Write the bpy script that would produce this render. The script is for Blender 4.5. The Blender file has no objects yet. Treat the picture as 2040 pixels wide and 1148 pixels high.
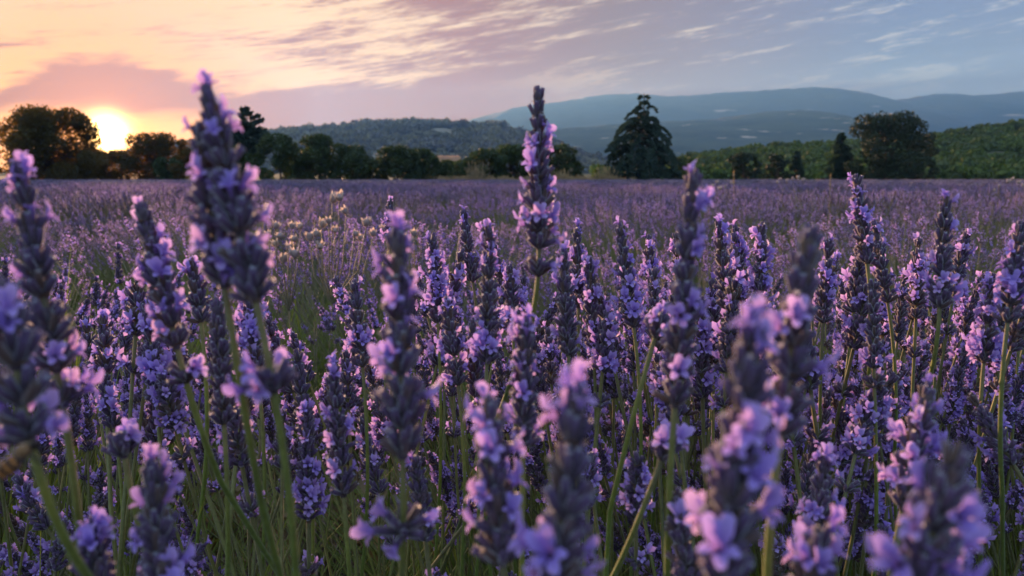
import bpy, math, random
import numpy as np
from mathutils import Matrix, Vector

# ------------------------------------------------------------------ camera, sky, sun, exposure
SC = bpy.context.scene
COL = SC.collection
R = math.radians
FPX = 1484.0                       # focal length in photograph pixels (2040 wide)
PITCH = R(-8.4)
CAM = np.array((0.0, 0.0, 0.80))
FWD = np.array((0, math.cos(PITCH), math.sin(PITCH)))
UPV = np.array((0, -math.sin(PITCH), math.cos(PITCH)))

def pdir(x, y):
    """direction of a photograph pixel; its component along the optical axis is 1"""
    return FWD + np.array((1.0, 0, 0)) * ((x - 1020) / FPX) + UPV * ((574 - y) / FPX)

def at(x, y, depth):
    return CAM + pdir(x, y) * depth

def at_y(x, y, Y):
    d = pdir(x, y)
    return CAM + d * (Y / d[1])

cam_d = bpy.data.cameras.new('camera')
cam = bpy.data.objects.new('camera', cam_d)
COL.objects.link(cam)
cam.location = CAM
cam.rotation_euler = (math.pi / 2 + PITCH, 0, 0)
cam_d.sensor_width = 36
cam_d.lens = 36 * FPX / 2040
cam_d.clip_start = 0.01
cam_d.clip_end = 30000
cam_d.dof.use_dof = True
cam_d.dof.focus_distance = 0.66
cam_d.dof.aperture_fstop = 12.0
SC.camera = cam

SUN_D = pdir(215, 266)
SUN_D = SUN_D / np.linalg.norm(SUN_D)
SUN_EL = math.asin(SUN_D[2])
SUN_AZ = math.atan2(SUN_D[0], SUN_D[1])

sun_l = bpy.data.lights.new('sun', 'SUN')
sun_l.energy = 3.9
sun_l.color = (1.0, 0.66, 0.50)
sun_l.angle = R(2.0)
sun = bpy.data.objects.new('sun', sun_l)
COL.objects.link(sun)
sun.rotation_euler = Vector(SUN_D).to_track_quat('Z', 'Y').to_euler()

class NT:
    """small helper round a node tree"""
    def __init__(s, tree):
        s.t = tree; s.n = tree.nodes; s.l = tree.links
    def node(s, typ, **kw):
        n = s.n.new(typ)
        for k, v in kw.items():
            setattr(n, k, v)
        return n
    def put(s, sock, v):
        if isinstance(v, bpy.types.NodeSocket):
            s.l.new(v, sock)
        elif isinstance(v, (tuple, list)) and len(v) == 3 and sock.type == 'RGBA':
            sock.default_value = (*v, 1)
        else:
            sock.default_value = v
    def math(s, op, a, b=None, c=None, clamp=False):
        n = s.node('ShaderNodeMath', operation=op); n.use_clamp = clamp
        for i, v in enumerate((a, b, c)):
            if v is not None:
                s.put(n.inputs[i], v)
        return n.outputs[0]
    def smooth(s, x, a, b, lo=0.0, hi=1.0):
        n = s.node('ShaderNodeMapRange', interpolation_type='SMOOTHSTEP')
        for i, v in enumerate((x, a, b, lo, hi)):
            s.put(n.inputs[i], v)
        return n.outputs[0]
    def mix(s, f, a, b, blend='MIX'):
        n = s.node('ShaderNodeMix', data_type='RGBA', blend_type=blend)
        n.clamp_factor = True
        s.put(n.inputs[0], f); s.put(n.inputs[6], a); s.put(n.inputs[7], b)
        return n.outputs[2]
    def ramp(s, f, stops, interp='LINEAR'):
        n = s.node('ShaderNodeValToRGB')
        cr = n.color_ramp; cr.interpolation = interp
        while len(cr.elements) > 1:
            cr.elements.remove(cr.elements[-1])
        for i, (p, c) in enumerate(stops):
            e = cr.elements[0] if i == 0 else cr.elements.new(p)
            e.position = p
            c = (c, c, c) if isinstance(c, (int, float)) else c
            e.color = (*c, 1)
        s.put(n.inputs[0], f)
        return n.outputs[0]
    def noise(s, vec, scale, detail=4, rough=0.55, dist=0.0):
        n = s.node('ShaderNodeTexNoise')
        if vec is not None:
            s.put(n.inputs['Vector'], vec)
        s.put(n.inputs['Scale'], scale); n.inputs['Detail'].default_value = detail
        n.inputs['Roughness'].default_value = rough; n.inputs['Distortion'].default_value = dist
        return n.outputs[0]
    def comb(s, x, y, z):
        n = s.node('ShaderNodeCombineXYZ')
        for i, v in enumerate((x, y, z)):
            s.put(n.inputs[i], v)
        return n.outputs[0]

def build_world():
    w = bpy.data.worlds.new('World'); SC.world = w; w.use_nodes = True
    w.node_tree.nodes.clear()
    t = NT(w.node_tree)
    tc = t.node('ShaderNodeTexCoord')
    sep = t.node('ShaderNodeSeparateXYZ'); t.l.new(tc.outputs['Generated'], sep.inputs[0])
    dx, dy, dz = sep.outputs
    el = t.math('MULTIPLY', t.math('ARCSINE', dz), 57.2958)
    az = t.math('MULTIPLY', t.math('ARCTAN2', dx, dy), 57.2958)
    dot = t.node('ShaderNodeVectorMath', operation='DOT_PRODUCT')
    t.l.new(tc.outputs['Generated'], dot.inputs[0]); dot.inputs[1].default_value = tuple(SUN_D)
    sa = t.math('MULTIPLY', t.math('ARCCOSINE', t.math('MINIMUM', dot.outputs['Value'], 0.9999999)), 57.2958)
    # angle to the sun in an ellipse flattened along the horizon
    dA = t.math('SUBTRACT', az, math.degrees(SUN_AZ)); dE = t.math('SUBTRACT', el, math.degrees(SUN_EL))
    sflat = t.math('SQRT', t.math('ADD', t.math('POWER', t.math('MULTIPLY', dA, 0.55), 2.0), t.math('POWER', dE, 2.0)))
    sky = t.node('ShaderNodeTexSky', sky_type='NISHITA')
    sky.sun_disc = False
    sky.sun_elevation = SUN_EL; sky.sun_rotation = SUN_AZ
    sky.air_density = 1.0; sky.dust_density = 1.5; sky.ozone_density = 1.0; sky.altitude = 600
    # clear sky: the physical sky, lifted by the thin high veil that the low sun lights
    veil = t.ramp(t.math('DIVIDE', sa, 180.0), [(0.0, (4.8, 1.9, 0.3)), (0.035, (4.4, 2.0, 0.4)), (0.08, (4.2, 2.9, 1.6)), (0.2, (3.3, 2.85, 2.4)),
                                     (0.32, (2.6, 2.8, 3.3)), (0.5, (2.5, 3.4, 5.2)), (0.7, (2.4, 3.5, 6.0)), (1.0, (2.0, 3.1, 5.6))])
    clear = t.mix(0.96, sky.outputs[0], veil)
    # clouds: a long bank above the horizon and torn streaks higher up
    zt = t.math('SUBTRACT', dz, t.math('MULTIPLY', dx, 0.13))
    v1 = t.comb(t.math('MULTIPLY', dx, 1.0), dy, t.math('MULTIPLY', zt, 5.0))
    n_big = t.noise(v1, 3.1, 5, 0.6, 0.3)
    n_mid = t.noise(v1, 9.0, 6, 0.62, 0.4)
    n_fine = t.noise(v1, 26.0, 5, 0.65, 0.2)
    v2 = t.comb(dx, dy, t.math('MULTIPLY', t.math('SUBTRACT', dz, t.math('MULTIPLY', dx, 0.16)), 9.0))
    n_str = t.noise(v2, 7.0, 7, 0.62, 0.25)
    n_puf = t.noise(v2, 34.0, 5, 0.7, 0.5)
    curve = t.node('ShaderNodeFloatCurve')
    c = curve.mapping.curves[0]
    pts = [(-180, 9), (-60, 7), (-36, 5.6), (-33, 5.9), (-30.5, 7.4), (-27, 8.2), (-24.5, 7.4), (-22, 6.3), (-16, 6.5), (-8, 7.4), (0, 9.0), (7, 10.0), (20, 10.5), (60, 10.5), (180, 9)]
    norm = [((a + 180) / 360, h / 20) for a, h in pts]
    c.points[0].location = norm[0]; c.points[1].location = norm[-1]
    for p in norm[1:-1]:
        c.points.new(*p)
    for p in c.points:
        p.handle_type = 'VECTOR'
    curve.mapping.update()
    t.put(curve.inputs['Value'], t.math('DIVIDE', t.math('ADD', az, 180.0), 360.0))
    top = t.math('MULTIPLY', curve.outputs[0], 20.0)
    rag = t.math('ADD', t.math('MULTIPLY', t.math('SUBTRACT', n_mid, 0.5), 3.4), t.math('MULTIPLY', t.math('SUBTRACT', n_fine, 0.5), 1.6))
    bank_top = t.smooth(t.math('SUBTRACT', t.math('ADD', top, rag), el), -0.35, 0.75)
    # the lit gap under the bank, round the sun
    gap_h = t.math('MULTIPLY', t.smooth(t.math('ABSOLUTE', t.math('ADD', dA, -0.5)), 5.0, 13.0, 1.0, 0.0), 4.0)
    rag2 = t.math('MULTIPLY', t.math('SUBTRACT', n_mid, 0.5), 2.2)
    bank_bot = t.smooth(t.math('SUBTRACT', el, t.math('ADD', gap_h, rag2)), -0.5, 0.9)
    bank_bot = t.math('MAXIMUM', bank_bot, t.smooth(t.math('ABSOLUTE', dA), 11.0, 17.0))
    bank = t.math('MULTIPLY', bank_top, bank_bot)
    cov = t.math('SUBTRACT', t.smooth(az, -30.0, 8.0, 0.435, 0.60), t.smooth(el, 8.0, 22.0, 0.0, 0.09))
    streak = t.math('ADD', t.math('MULTIPLY', n_big, 0.22), t.math('ADD', t.math('MULTIPLY', n_str, 0.48), t.math('MULTIPLY', n_puf, 0.30)))
    upper = t.smooth(t.math('SUBTRACT', cov, streak), -0.055, 0.085)
    slit = t.math('MULTIPLY', t.math('MULTIPLY', t.smooth(t.math('SUBTRACT', streak, 0.50), 0.0, 0.07), t.smooth(el, 4.5, 9.0)), t.smooth(az, -6.0, 6.0, 0.0, 0.45))
    cover = t.math('MAXIMUM', t.math('MULTIPLY', bank, t.math('SUBTRACT', 1.0, slit)), t.math('MULTIPLY', upper, t.smooth(el, 2.0, 5.0)))
    ccol = t.ramp(t.math('DIVIDE', sa, 180.0), [(0.0, (3.2, 1.2, 0.35)), (0.03, (2.2, 0.85, 0.28)), (0.07, (1.75, 0.62, 0.2)), (0.14, (1.4, 0.42, 0.1)),
                                    (0.20, (0.95, 0.50, 0.4)), (0.30, (0.50, 0.66, 1.45)), (0.6, (0.7, 1.05, 2.3)), (1.0, (0.7, 1.05, 2.3))])
    shade = t.math('ADD', 0.86, t.math('MULTIPLY', n_mid, 0.28))
    ccol = t.mix(1.0, ccol, t.comb(shade, shade, shade), 'MULTIPLY')
    colr = t.mix(t.math('MULTIPLY', cover, 0.97), clear, ccol)
    # the sun seen through thin cloud, and its aureole
    core = t.math('EXPONENT', t.math('MULTIPLY', t.math('POWER', t.math('DIVIDE', sa, 0.95), 2.0), -1.0))
    aur = t.math('EXPONENT', t.math('MULTIPLY', t.math('POWER', t.math('DIVIDE', sflat, 2.3), 1.5), -1.0))
    wide = t.math('EXPONENT', t.math('DIVIDE', sa, -9.0))
    def addc(a, f, colour):
        return t.mix(1.0, a, t.mix(f, (0, 0, 0), colour), 'ADD')
    open_ = t.math('SUBTRACT', 1.0, t.math('MULTIPLY', bank, 0.75))
    colr = addc(colr, core, (60, 46, 20))
    colr = addc(colr, t.math('MULTIPLY', aur, open_), (4.2, 1.25, 0.0))
    colr = addc(colr, wide, (0.5, 0.10, 0.0))
    bg = t.node('ShaderNodeBackground'); bg.inputs['Strength'].default_value = 0.083
    t.l.new(colr, bg.inputs['Color'])
    out = t.node('ShaderNodeOutputWorld'); t.l.new(bg.outputs[0], out.inputs['Surface'])
build_world()

SC.view_settings.view_transform = 'Standard'
SC.view_settings.look = 'None'
SC.view_settings.gamma = 1.0
SC.view_settings.exposure = 1.6
SC.view_settings.use_curve_mapping = False
SC.render.engine = 'CYCLES'
SC.cycles.use_denoising = True
SC.cycles.max_bounces = 5
SC.cycles.diffuse_bounces = 3
SC.cycles.glossy_bounces = 1
SC.cycles.transmission_bounces = 3
SC.cycles.transparent_max_bounces = 4
SC.cycles.volume_bounces = 0
SC.cycles.sample_clamp_indirect = 4.0
SC.cycles.caustics_reflective = False
SC.cycles.caustics_refractive = False

# ------------------------------------------------------------------ mesh helpers (numpy)
class T:
    """a triangle mesh: vertices, triangles, a colour coordinate per vertex, a material slot per face"""
    def __init__(s, v, f, t=None, m=None):
        s.v = np.asarray(v, float).reshape(-1, 3); s.f = np.asarray(f, int).reshape(-1, 3)
        s.t = np.zeros(len(s.v)) if t is None else np.broadcast_to(np.asarray(t, float), (len(s.v),)).copy()
        s.m = np.zeros(len(s.f), int) if m is None else np.broadcast_to(np.asarray(m, int), (len(s.f),)).copy()
    def mat(s, i):
        s.m[:] = i; return s

def join(parts):
    vs, fs, ts, ms, o = [], [], [], [], 0
    for p in parts:
        vs.append(p.v); fs.append(p.f + o); ts.append(p.t); ms.append(p.m); o += len(p.v)
    return T(np.concatenate(vs), np.concatenate(fs), np.concatenate(ts), np.concatenate(ms))

def inst(tp, M):
    """copies of a template by an array of 4x4 matrices, as one T"""
    M = np.asarray(M).reshape(-1, 4, 4); k = len(M)
    h = np.concatenate([tp.v, np.ones((len(tp.v), 1))], 1)
    v = np.einsum('kij,nj->kni', M, h)[..., :3].reshape(-1, 3)
    f = (tp.f[None] + (np.arange(k) * len(tp.v))[:, None, None]).reshape(-1, 3)
    return T(v, f, np.tile(tp.t, k), np.tile(tp.m, k))

def mats(pos, phi=0.0, tilt=0.0, roll=0.0, scale=1.0):
    """translate . Rz(phi) . Ry(tilt) . Rz(roll) . scale, vectorised"""
    pos = np.asarray(pos, float).reshape(-1, 3); k = len(pos)
    bc = lambda a: np.broadcast_to(np.asarray(a, float), (k,))
    phi, tilt, roll = bc(phi), bc(tilt), bc(roll)
    sc = np.asarray(scale, float)
    sc = np.broadcast_to(sc[:, None] if sc.ndim == 1 else sc, (k, 3)) if sc.ndim < 2 else sc
    def rz(a):
        m = np.zeros((k, 3, 3)); c, s = np.cos(a), np.sin(a)
        m[:, 0, 0] = c; m[:, 0, 1] = -s; m[:, 1, 0] = s; m[:, 1, 1] = c; m[:, 2, 2] = 1; return m
    def ry(a):
        m = np.zeros((k, 3, 3)); c, s = np.cos(a), np.sin(a)
        m[:, 0, 0] = c; m[:, 0, 2] = s; m[:, 2, 0] = -s; m[:, 2, 2] = c; m[:, 1, 1] = 1; return m
    r3 = rz(phi) @ ry(tilt) @ rz(roll) * sc[:, None, :]
    out = np.zeros((k, 4, 4)); out[:, :3, :3] = r3; out[:, :3, 3] = pos; out[:, 3, 3] = 1
    return out

def tube(pts, rad, sides=6, t0=0.0, t1=1.0, cap=True):
    pts = np.asarray(pts, float); n = len(pts)
    rad = np.broadcast_to(np.asarray(rad, float), (n,))
    tan = np.gradient(pts, axis=0); tan /= np.linalg.norm(tan, axis=1)[:, None] + 1e-12
    ref = np.array((1.0, 0.13, 0)) if abs(tan[0][0]) < 0.8 else np.array((0, 1.0, 0.1))
    a = np.cross(tan, ref); a /= np.linalg.norm(a, axis=1)[:, None]
    b = np.cross(tan, a)
    th = np.arange(sides) / sides * 2 * np.pi
    ring = a[:, None] * np.cos(th)[None, :, None] + b[:, None] * np.sin(th)[None, :, None]
    v = (pts[:, None] + ring * rad[:, None, None]).reshape(-1, 3)
    i = np.arange(n - 1)[:, None] * sides; j = np.arange(sides)[None]; j2 = (j + 1) % sides
    q = [i + j, i + j2, i + sides + j2, i + sides + j]
    f = np.concatenate([np.stack([q[0], q[1], q[2]], -1).reshape(-1, 3), np.stack([q[0], q[2], q[3]], -1).reshape(-1, 3)])
    t = np.repeat(np.linspace(t0, t1, n), sides)
    if cap:
        v = np.concatenate([v, pts[-1:]]); t = np.append(t, t1)
        o = (n - 1) * sides; e = n * sides
        f = np.concatenate([f, [(o + k, o + (k + 1) % sides, e) for k in range(sides)]])
    return T(v, f, t)

def ellipsoid(c, r, nu=10, nv=7, m=0):
    th = np.linspace(0, np.pi, nv + 1)[1:-1]; ph = np.arange(nu) / nu * 2 * np.pi
    v = [(0, 0, 1)] + [(math.sin(a) * math.cos(b), math.sin(a) * math.sin(b), math.cos(a)) for a in th for b in ph] + [(0, 0, -1)]
    f = []
    for k in range(nu):
        f.append((0, 1 + k, 1 + (k + 1) % nu))
        e = 1 + (nv - 2) * nu
        f.append((e + (k + 1) % nu, e + k, len(v) - 1))
        for q in range(nv - 2):
            a, b = 1 + q * nu + k, 1 + q * nu + (k + 1) % nu
            f += [(a, a + nu, b + nu), (a, b + nu, b)]
    v = np.array(v)
    return T(v * np.asarray(r) + np.asarray(c), f, (v[:, 2] + 1) / 2, m)

def mesh(name, tp, materials, smooth=True):
    me = bpy.data.meshes.new(name)
    nv, nf = len(tp.v), len(tp.f)
    me.vertices.add(nv); me.vertices.foreach_set('co', tp.v.astype(np.float32).ravel())
    me.loops.add(nf * 3); me.loops.foreach_set('vertex_index', tp.f.astype(np.int32).ravel())
    me.polygons.add(nf); me.polygons.foreach_set('loop_start', np.arange(0, nf * 3, 3, dtype=np.int32))
    for m in materials:
        me.materials.append(m)
    if len(materials) > 1:
        me.polygons.foreach_set('material_index', tp.m.astype(np.int32))
    me.polygons.foreach_set('use_smooth', np.full(nf, smooth))
    a = me.attributes.new('t', 'FLOAT', 'POINT'); a.data.foreach_set('value', tp.t.astype(np.float32))
    me.update(calc_edges=True)
    return me

def obj(name, me, parent=None, M=None):
    o = bpy.data.objects.new(name, me); COL.objects.link(o)
    if parent is not None:
        o.parent = parent
    if M is not None:
        o.matrix_local = Matrix(M.tolist() if isinstance(M, np.ndarray) else M)
    return o

def tag(o, label=None, cat=None, group=None, kind=None):
    for k, v in (('label', label), ('category', cat), ('group', group), ('kind', kind)):
        if v:
            o[k] = v
    return o

def empty(name, loc=(0, 0, 0)):
    o = bpy.data.objects.new(name, None); COL.objects.link(o); o.location = loc
    o.empty_display_size = 0.05
    return o

def vnoise(x, y, seed=0):
    """smooth value noise on arrays"""
    xi, yi = np.floor(x).astype(int), np.floor(y).astype(int)
    fx, fy = x - xi, y - yi
    fx, fy = fx * fx * (3 - 2 * fx), fy * fy * (3 - 2 * fy)
    def h(a, b):
        n = (a * 374761393 + b * 668265263 + seed * 974634777) & 0x7fffffff
        n = ((n ^ (n >> 13)) * 1274126177) & 0x7fffffff
        return ((n ^ (n >> 16)) & 0xffff) / 65535.0
    return (h(xi, yi) * (1 - fx) + h(xi + 1, yi) * fx) * (1 - fy) + (h(xi, yi + 1) * (1 - fx) + h(xi + 1, yi + 1) * fx) * fy

def fbm(x, y, oct=4, seed=0):
    s, a, tot = 0, 0.5, 0
    for k in range(oct):
        s = s + a * vnoise(x * 2 ** k, y * 2 ** k, seed + k); tot += a; a *= 0.5
    return s / tot - 0.5

def gn_scatter(name, sources, pos, rot, scl, idx):
    """one object that instances source objects on its points"""
    c = bpy.data.collections.new(name + '_sources')
    for k, (n, me) in enumerate(sources):
        c.objects.link(bpy.data.objects.new('%s_%02d' % (n, k), me))
    n = len(pos)
    me = bpy.data.meshes.new(name)
    me.vertices.add(n); me.vertices.foreach_set('co', np.asarray(pos, np.float32).ravel())
    me.attributes.new('rot', 'FLOAT_VECTOR', 'POINT').data.foreach_set('vector', np.asarray(rot, np.float32).ravel())
    me.attributes.new('scl', 'FLOAT', 'POINT').data.foreach_set('value', np.asarray(scl, np.float32))
    me.attributes.new('idx', 'INT', 'POINT').data.foreach_set('value', np.asarray(idx, np.int32))
    me.update()
    o = obj(name, me)
    g = bpy.data.node_groups.new(name, 'GeometryNodeTree')
    g.interface.new_socket('Geometry', in_out='INPUT', socket_type='NodeSocketGeometry')
    g.interface.new_socket('Geometry', in_out='OUTPUT', socket_type='NodeSocketGeometry')
    gi, go = g.nodes.new('NodeGroupInput'), g.nodes.new('NodeGroupOutput')
    ci = g.nodes.new('GeometryNodeCollectionInfo')
    ci.inputs['Collection'].default_value = c
    ci.inputs['Separate Children'].default_value = True; ci.inputs['Reset Children'].default_value = True
    ip = g.nodes.new('GeometryNodeInstanceOnPoints'); ip.inputs['Pick Instance'].default_value = True
    def attr(nm, dt):
        a = g.nodes.new('GeometryNodeInputNamedAttribute'); a.data_type = dt; a.inputs['Name'].default_value = nm
        return [q for q in a.outputs if q.enabled and q.name == 'Attribute'][0]
    e2r = g.nodes.new('FunctionNodeEulerToRotation')
    g.links.new(gi.outputs[0], ip.inputs['Points']); g.links.new(ci.outputs[0], ip.inputs['Instance'])
    g.links.new(attr('idx', 'INT'), ip.inputs['Instance Index'])
    g.links.new(attr('rot', 'FLOAT_VECTOR'), e2r.inputs[0]); g.links.new(e2r.outputs[0], ip.inputs['Rotation'])
    g.links.new(attr('scl', 'FLOAT'), ip.inputs['Scale'])
    g.links.new(ip.outputs[0], go.inputs[0])
    md = o.modifiers.new('scatter', 'NODES'); md.node_group = g
    return o

# ------------------------------------------------------------------ materials
def material(name):
    m = bpy.data.materials.new(name); m.use_nodes = True; m.node_tree.nodes.clear()
    t = NT(m.node_tree)
    out = t.node('ShaderNodeOutputMaterial')
    return m, t, out

def princ(t, base, rough=0.7, sheen=0.0, spec=0.3):
    p = t.node('ShaderNodeBsdfPrincipled')
    t.put(p.inputs['Base Color'], base); t.put(p.inputs['Roughness'], rough)
    p.inputs['Specular IOR Level'].default_value = spec
    if sheen:
        p.inputs['Sheen Weight'].default_value = sheen; p.inputs['Sheen Roughness'].default_value = 0.4
    return p

def attr_t(t):
    a = t.node('ShaderNodeAttribute', attribute_name='t'); return a.outputs['Fac']

def orand(t):
    return t.node('ShaderNodeObjectInfo').outputs['Random']

def leafy(name, ca, cb, trans, tw=0.4, rough=0.6, sheen=0.0, noise_scale=None, rnd=0.25, stops=None, faded=None):
    """two-colour surface along 't' with light passing through it"""
    m, t, out = material(name)
    base = t.ramp(attr_t(t), stops) if stops else t.mix(attr_t(t), ca, cb)
    if noise_scale:
        geo = t.node('ShaderNodeNewGeometry')
        n = t.noise(geo.outputs['Position'], noise_scale, 3)
        f = t.math('ADD', 0.55, t.math('MULTIPLY', n, 0.9))
        base = t.mix(1.0, base, t.comb(f, f, f), 'MULTIPLY')
    if rnd:
        f = t.math('ADD', 1.0 - rnd / 2, t.math('MULTIPLY', orand(t), rnd))
        base = t.mix(1.0, base, t.comb(f, f, t.math('ADD', 1.0, 0.0)), 'MULTIPLY')
    if faded:
        base = t.mix(t.smooth(orand(t), 0.78, 0.95, 0.0, 0.8), base, faded)
    p = princ(t, base, rough, sheen)
    tr = t.node('ShaderNodeBsdfTranslucent')
    t.put(tr.inputs['Color'], t.mix(1.0, base, trans, 'MULTIPLY') if not isinstance(trans, str) else base)
    mx = t.node('ShaderNodeMixShader'); mx.inputs[0].default_value = tw
    t.l.new(p.outputs[0], mx.inputs[1]); t.l.new(tr.outputs[0], mx.inputs[2])
    t.l.new(mx.outputs[0], out.inputs['Surface'])
    return m

M_CALYX = leafy('calyx_downy', None, None, (1.9, 1.35, 1.35), 0.28, 0.75, 0.8, 900.0, 0.2,
                stops=[(0.0, (0.085, 0.072, 0.062)), (0.45, (0.10, 0.070, 0.10)), (1.0, (0.155, 0.10, 0.185))], faded=(0.15, 0.10, 0.065))
M_FLORET = leafy('corolla_violet', None, None, (1.1, 1.0, 1.15), 0.45, 0.55, 0.15, None, 0.30,
                 stops=[(0.0, (0.26, 0.13, 0.40)), (0.5, (0.40, 0.27, 0.67)), (1.0, (0.61, 0.46, 0.88))])
M_STEM = leafy('stem_green', None, None, (1.3, 1.2, 0.6), 0.25, 0.6, 0.2, 260.0, 0.25,
               stops=[(0.0, (0.15, 0.23, 0.035)), (0.55, (0.24, 0.27, 0.065)), (1.0, (0.21, 0.175, 0.11))])
M_LEAF = leafy('lavender_leaf', (0.13, 0.19, 0.03), (0.24, 0.30, 0.06), (1.3, 1.4, 0.5), 0.4, 0.6, 0.1, 60.0, 0.2)
M_BRACT = leafy('bract_papery', (0.16, 0.11, 0.07), (0.22, 0.16, 0.12), (1.4, 1.2, 0.9), 0.35, 0.8)
LAV = [M_STEM, M_CALYX, M_FLORET, M_LEAF, M_BRACT]
M_OAK = leafy('oak_leaves', (0.032, 0.055, 0.018), (0.062, 0.09, 0.028), (1.3, 1.3, 0.5), 0.22, 0.6, 0, 0.8, 0.2)
M_OAKLIT = leafy('oak_leaves_sunlit', (0.05, 0.055, 0.018), (0.085, 0.085, 0.028), (2.3, 1.2, 0.4), 0.5, 0.6, 0, 0.8, 0.2)  # oak leaves again, with the low sun's warm backlight put into the colour
M_DARK = leafy('evergreen_leaves', (0.016, 0.030, 0.012), (0.035, 0.055, 0.02), (1.2, 1.2, 0.5), 0.12, 0.65, 0, 0.8, 0.2)
M_SHRUB = leafy('scrub_leaves', (0.045, 0.07, 0.02), (0.125, 0.17, 0.045), (1.2, 1.3, 0.5), 0.25, 0.65, 0, 0.35, 0.6)
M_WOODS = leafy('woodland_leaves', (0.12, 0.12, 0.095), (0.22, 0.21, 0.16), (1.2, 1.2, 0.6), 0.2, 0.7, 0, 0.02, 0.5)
M_NEEDLE = leafy('cedar_needles', (0.022, 0.045, 0.028), (0.05, 0.08, 0.048), (1.2, 1.3, 0.7), 0.15, 0.7, 0, 0.9, 0.1)
M_BARK = leafy('bark', (0.06, 0.045, 0.035), (0.09, 0.07, 0.055), (1, 1, 1), 0.0, 0.9, 0, 6.0)
M_DRY = leafy('dry_grass', (0.26, 0.20, 0.10), (0.46, 0.36, 0.20), (1.3, 1.1, 0.8), 0.4, 0.7, 0, None, 0.2)
M_CREAM = leafy('papery_cream', (0.38, 0.33, 0.31), (0.62, 0.56, 0.53), (1.1, 1.0, 0.85), 0.5, 0.6, 0.2, None, 0.15)
M_WEED = leafy('weed_stem', (0.12, 0.15, 0.05), (0.26, 0.20, 0.12), (1.2, 1.1, 0.7), 0.2, 0.7)
M_STONE = leafy('limestone', (0.20, 0.155, 0.12), (0.34, 0.27, 0.21), (1, 1, 1), 0.0, 0.9, 0, 70.0, 0.4)

def ground_mat():
    m, t, out = material('stony_soil')
    geo = t.node('ShaderNodeNewGeometry')
    p = geo.outputs['Position']
    sep = t.node('ShaderNodeSeparateXYZ'); t.l.new(p, sep.inputs[0])
    n1 = t.noise(p, 2.5, 5); n2 = t.noise(p, 45.0, 4, 0.7)
    soil = t.mix(n1, (0.10, 0.068, 0.045), (0.19, 0.135, 0.09))
    soil = t.mix(t.smooth(n2, 0.5, 0.68), soil, (0.28, 0.215, 0.155))
    dry = t.mix(t.noise(p, 0.6, 4), (0.17, 0.15, 0.06), (0.36, 0.27, 0.13))
    wood = t.mix(t.noise(p, 0.03, 5), (0.05, 0.07, 0.03), (0.14, 0.14, 0.06))
    base = t.mix(t.smooth(sep.outputs[1], 60.5, 63.5), soil, dry)
    base = t.mix(t.smooth(sep.outputs[1], 95.0, 140.0), base, wood)
    b = princ(t, base, 0.95)
    bump = t.node('ShaderNodeBump'); bump.inputs['Strength'].default_value = 0.6; bump.inputs['Distance'].default_value = 0.02
    t.l.new(t.noise(p, 22.0, 6, 0.7), bump.inputs['Height']); t.l.new(bump.outputs[0], b.inputs['Normal'])
    t.l.new(b.outputs[0], out.inputs['Surface'])
    return m

def hill_mat(name, dark, mid, pale, scale, pale_amt):
    m, t, out = material(name)
    geo = t.node('ShaderNodeNewGeometry'); p = geo.outputs['Position']
    n1 = t.noise(p, scale, 6, 0.65); n2 = t.noise(p, scale * 9, 4, 0.7)
    base = t.mix(t.smooth(n1, 0.35, 0.65), dark, mid)
    base = t.mix(t.math('MULTIPLY', t.smooth(n2, 0.45, 0.7), 0.5), base, dark)
    st = t.node('ShaderNodeVectorMath', operation='MULTIPLY'); t.l.new(p, st.inputs[0]); st.inputs[1].default_value = (0.7, 0.7, 6.0)
    n3 = t.noise(st.outputs[0], scale * 2.2, 3, 0.55)
    base = t.mix(t.math('MULTIPLY', t.smooth(n3, 1 - pale_amt, 1 - pale_amt + 0.05), 0.8), base, pale)
    b = princ(t, base, 0.95)
    t.l.new(b.outputs[0], out.inputs['Surface'])
    return m

# ------------------------------------------------------------------ ground and hills
def grid_mesh(name, X, Y, Z, mat):
    ny, nx = X.shape
    v = np.stack([X, Y, Z], -1).reshape(-1, 3)
    i = np.arange(ny - 1)[:, None] * nx + np.arange(nx - 1)[None]
    f = np.concatenate([np.stack([i, i + 1, i + nx + 1], -1).reshape(-1, 3), np.stack([i, i + nx + 1, i + nx], -1).reshape(-1, 3)])
    return mesh(name, T(v, f), [mat])

def ground_z(x, y):
    near = np.clip(1 - (np.abs(y) - 20) / 30, 0, 1)
    return (fbm(x * 1.3, y * 1.3, 4, 3) * 0.10 + fbm(x * 9, y * 9, 3, 9) * 0.035) * near

gx = np.concatenate([-np.geomspace(1500, 3.2, 50), np.linspace(-3, 3, 121), np.geomspace(3.2, 5280, 50)])
gy = np.concatenate([-np.geomspace(1190, 2.2, 30), np.linspace(-2, 6, 161), np.geomspace(6.2, 5990, 70)])
GX, GY = np.meshgrid(gx, gy)
tag(obj('ground', grid_mesh('ground', GX, GY, ground_z(GX, GY), ground_mat())), 'stony brown soil between the lavender rows', 'ground', kind='structure')

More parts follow.
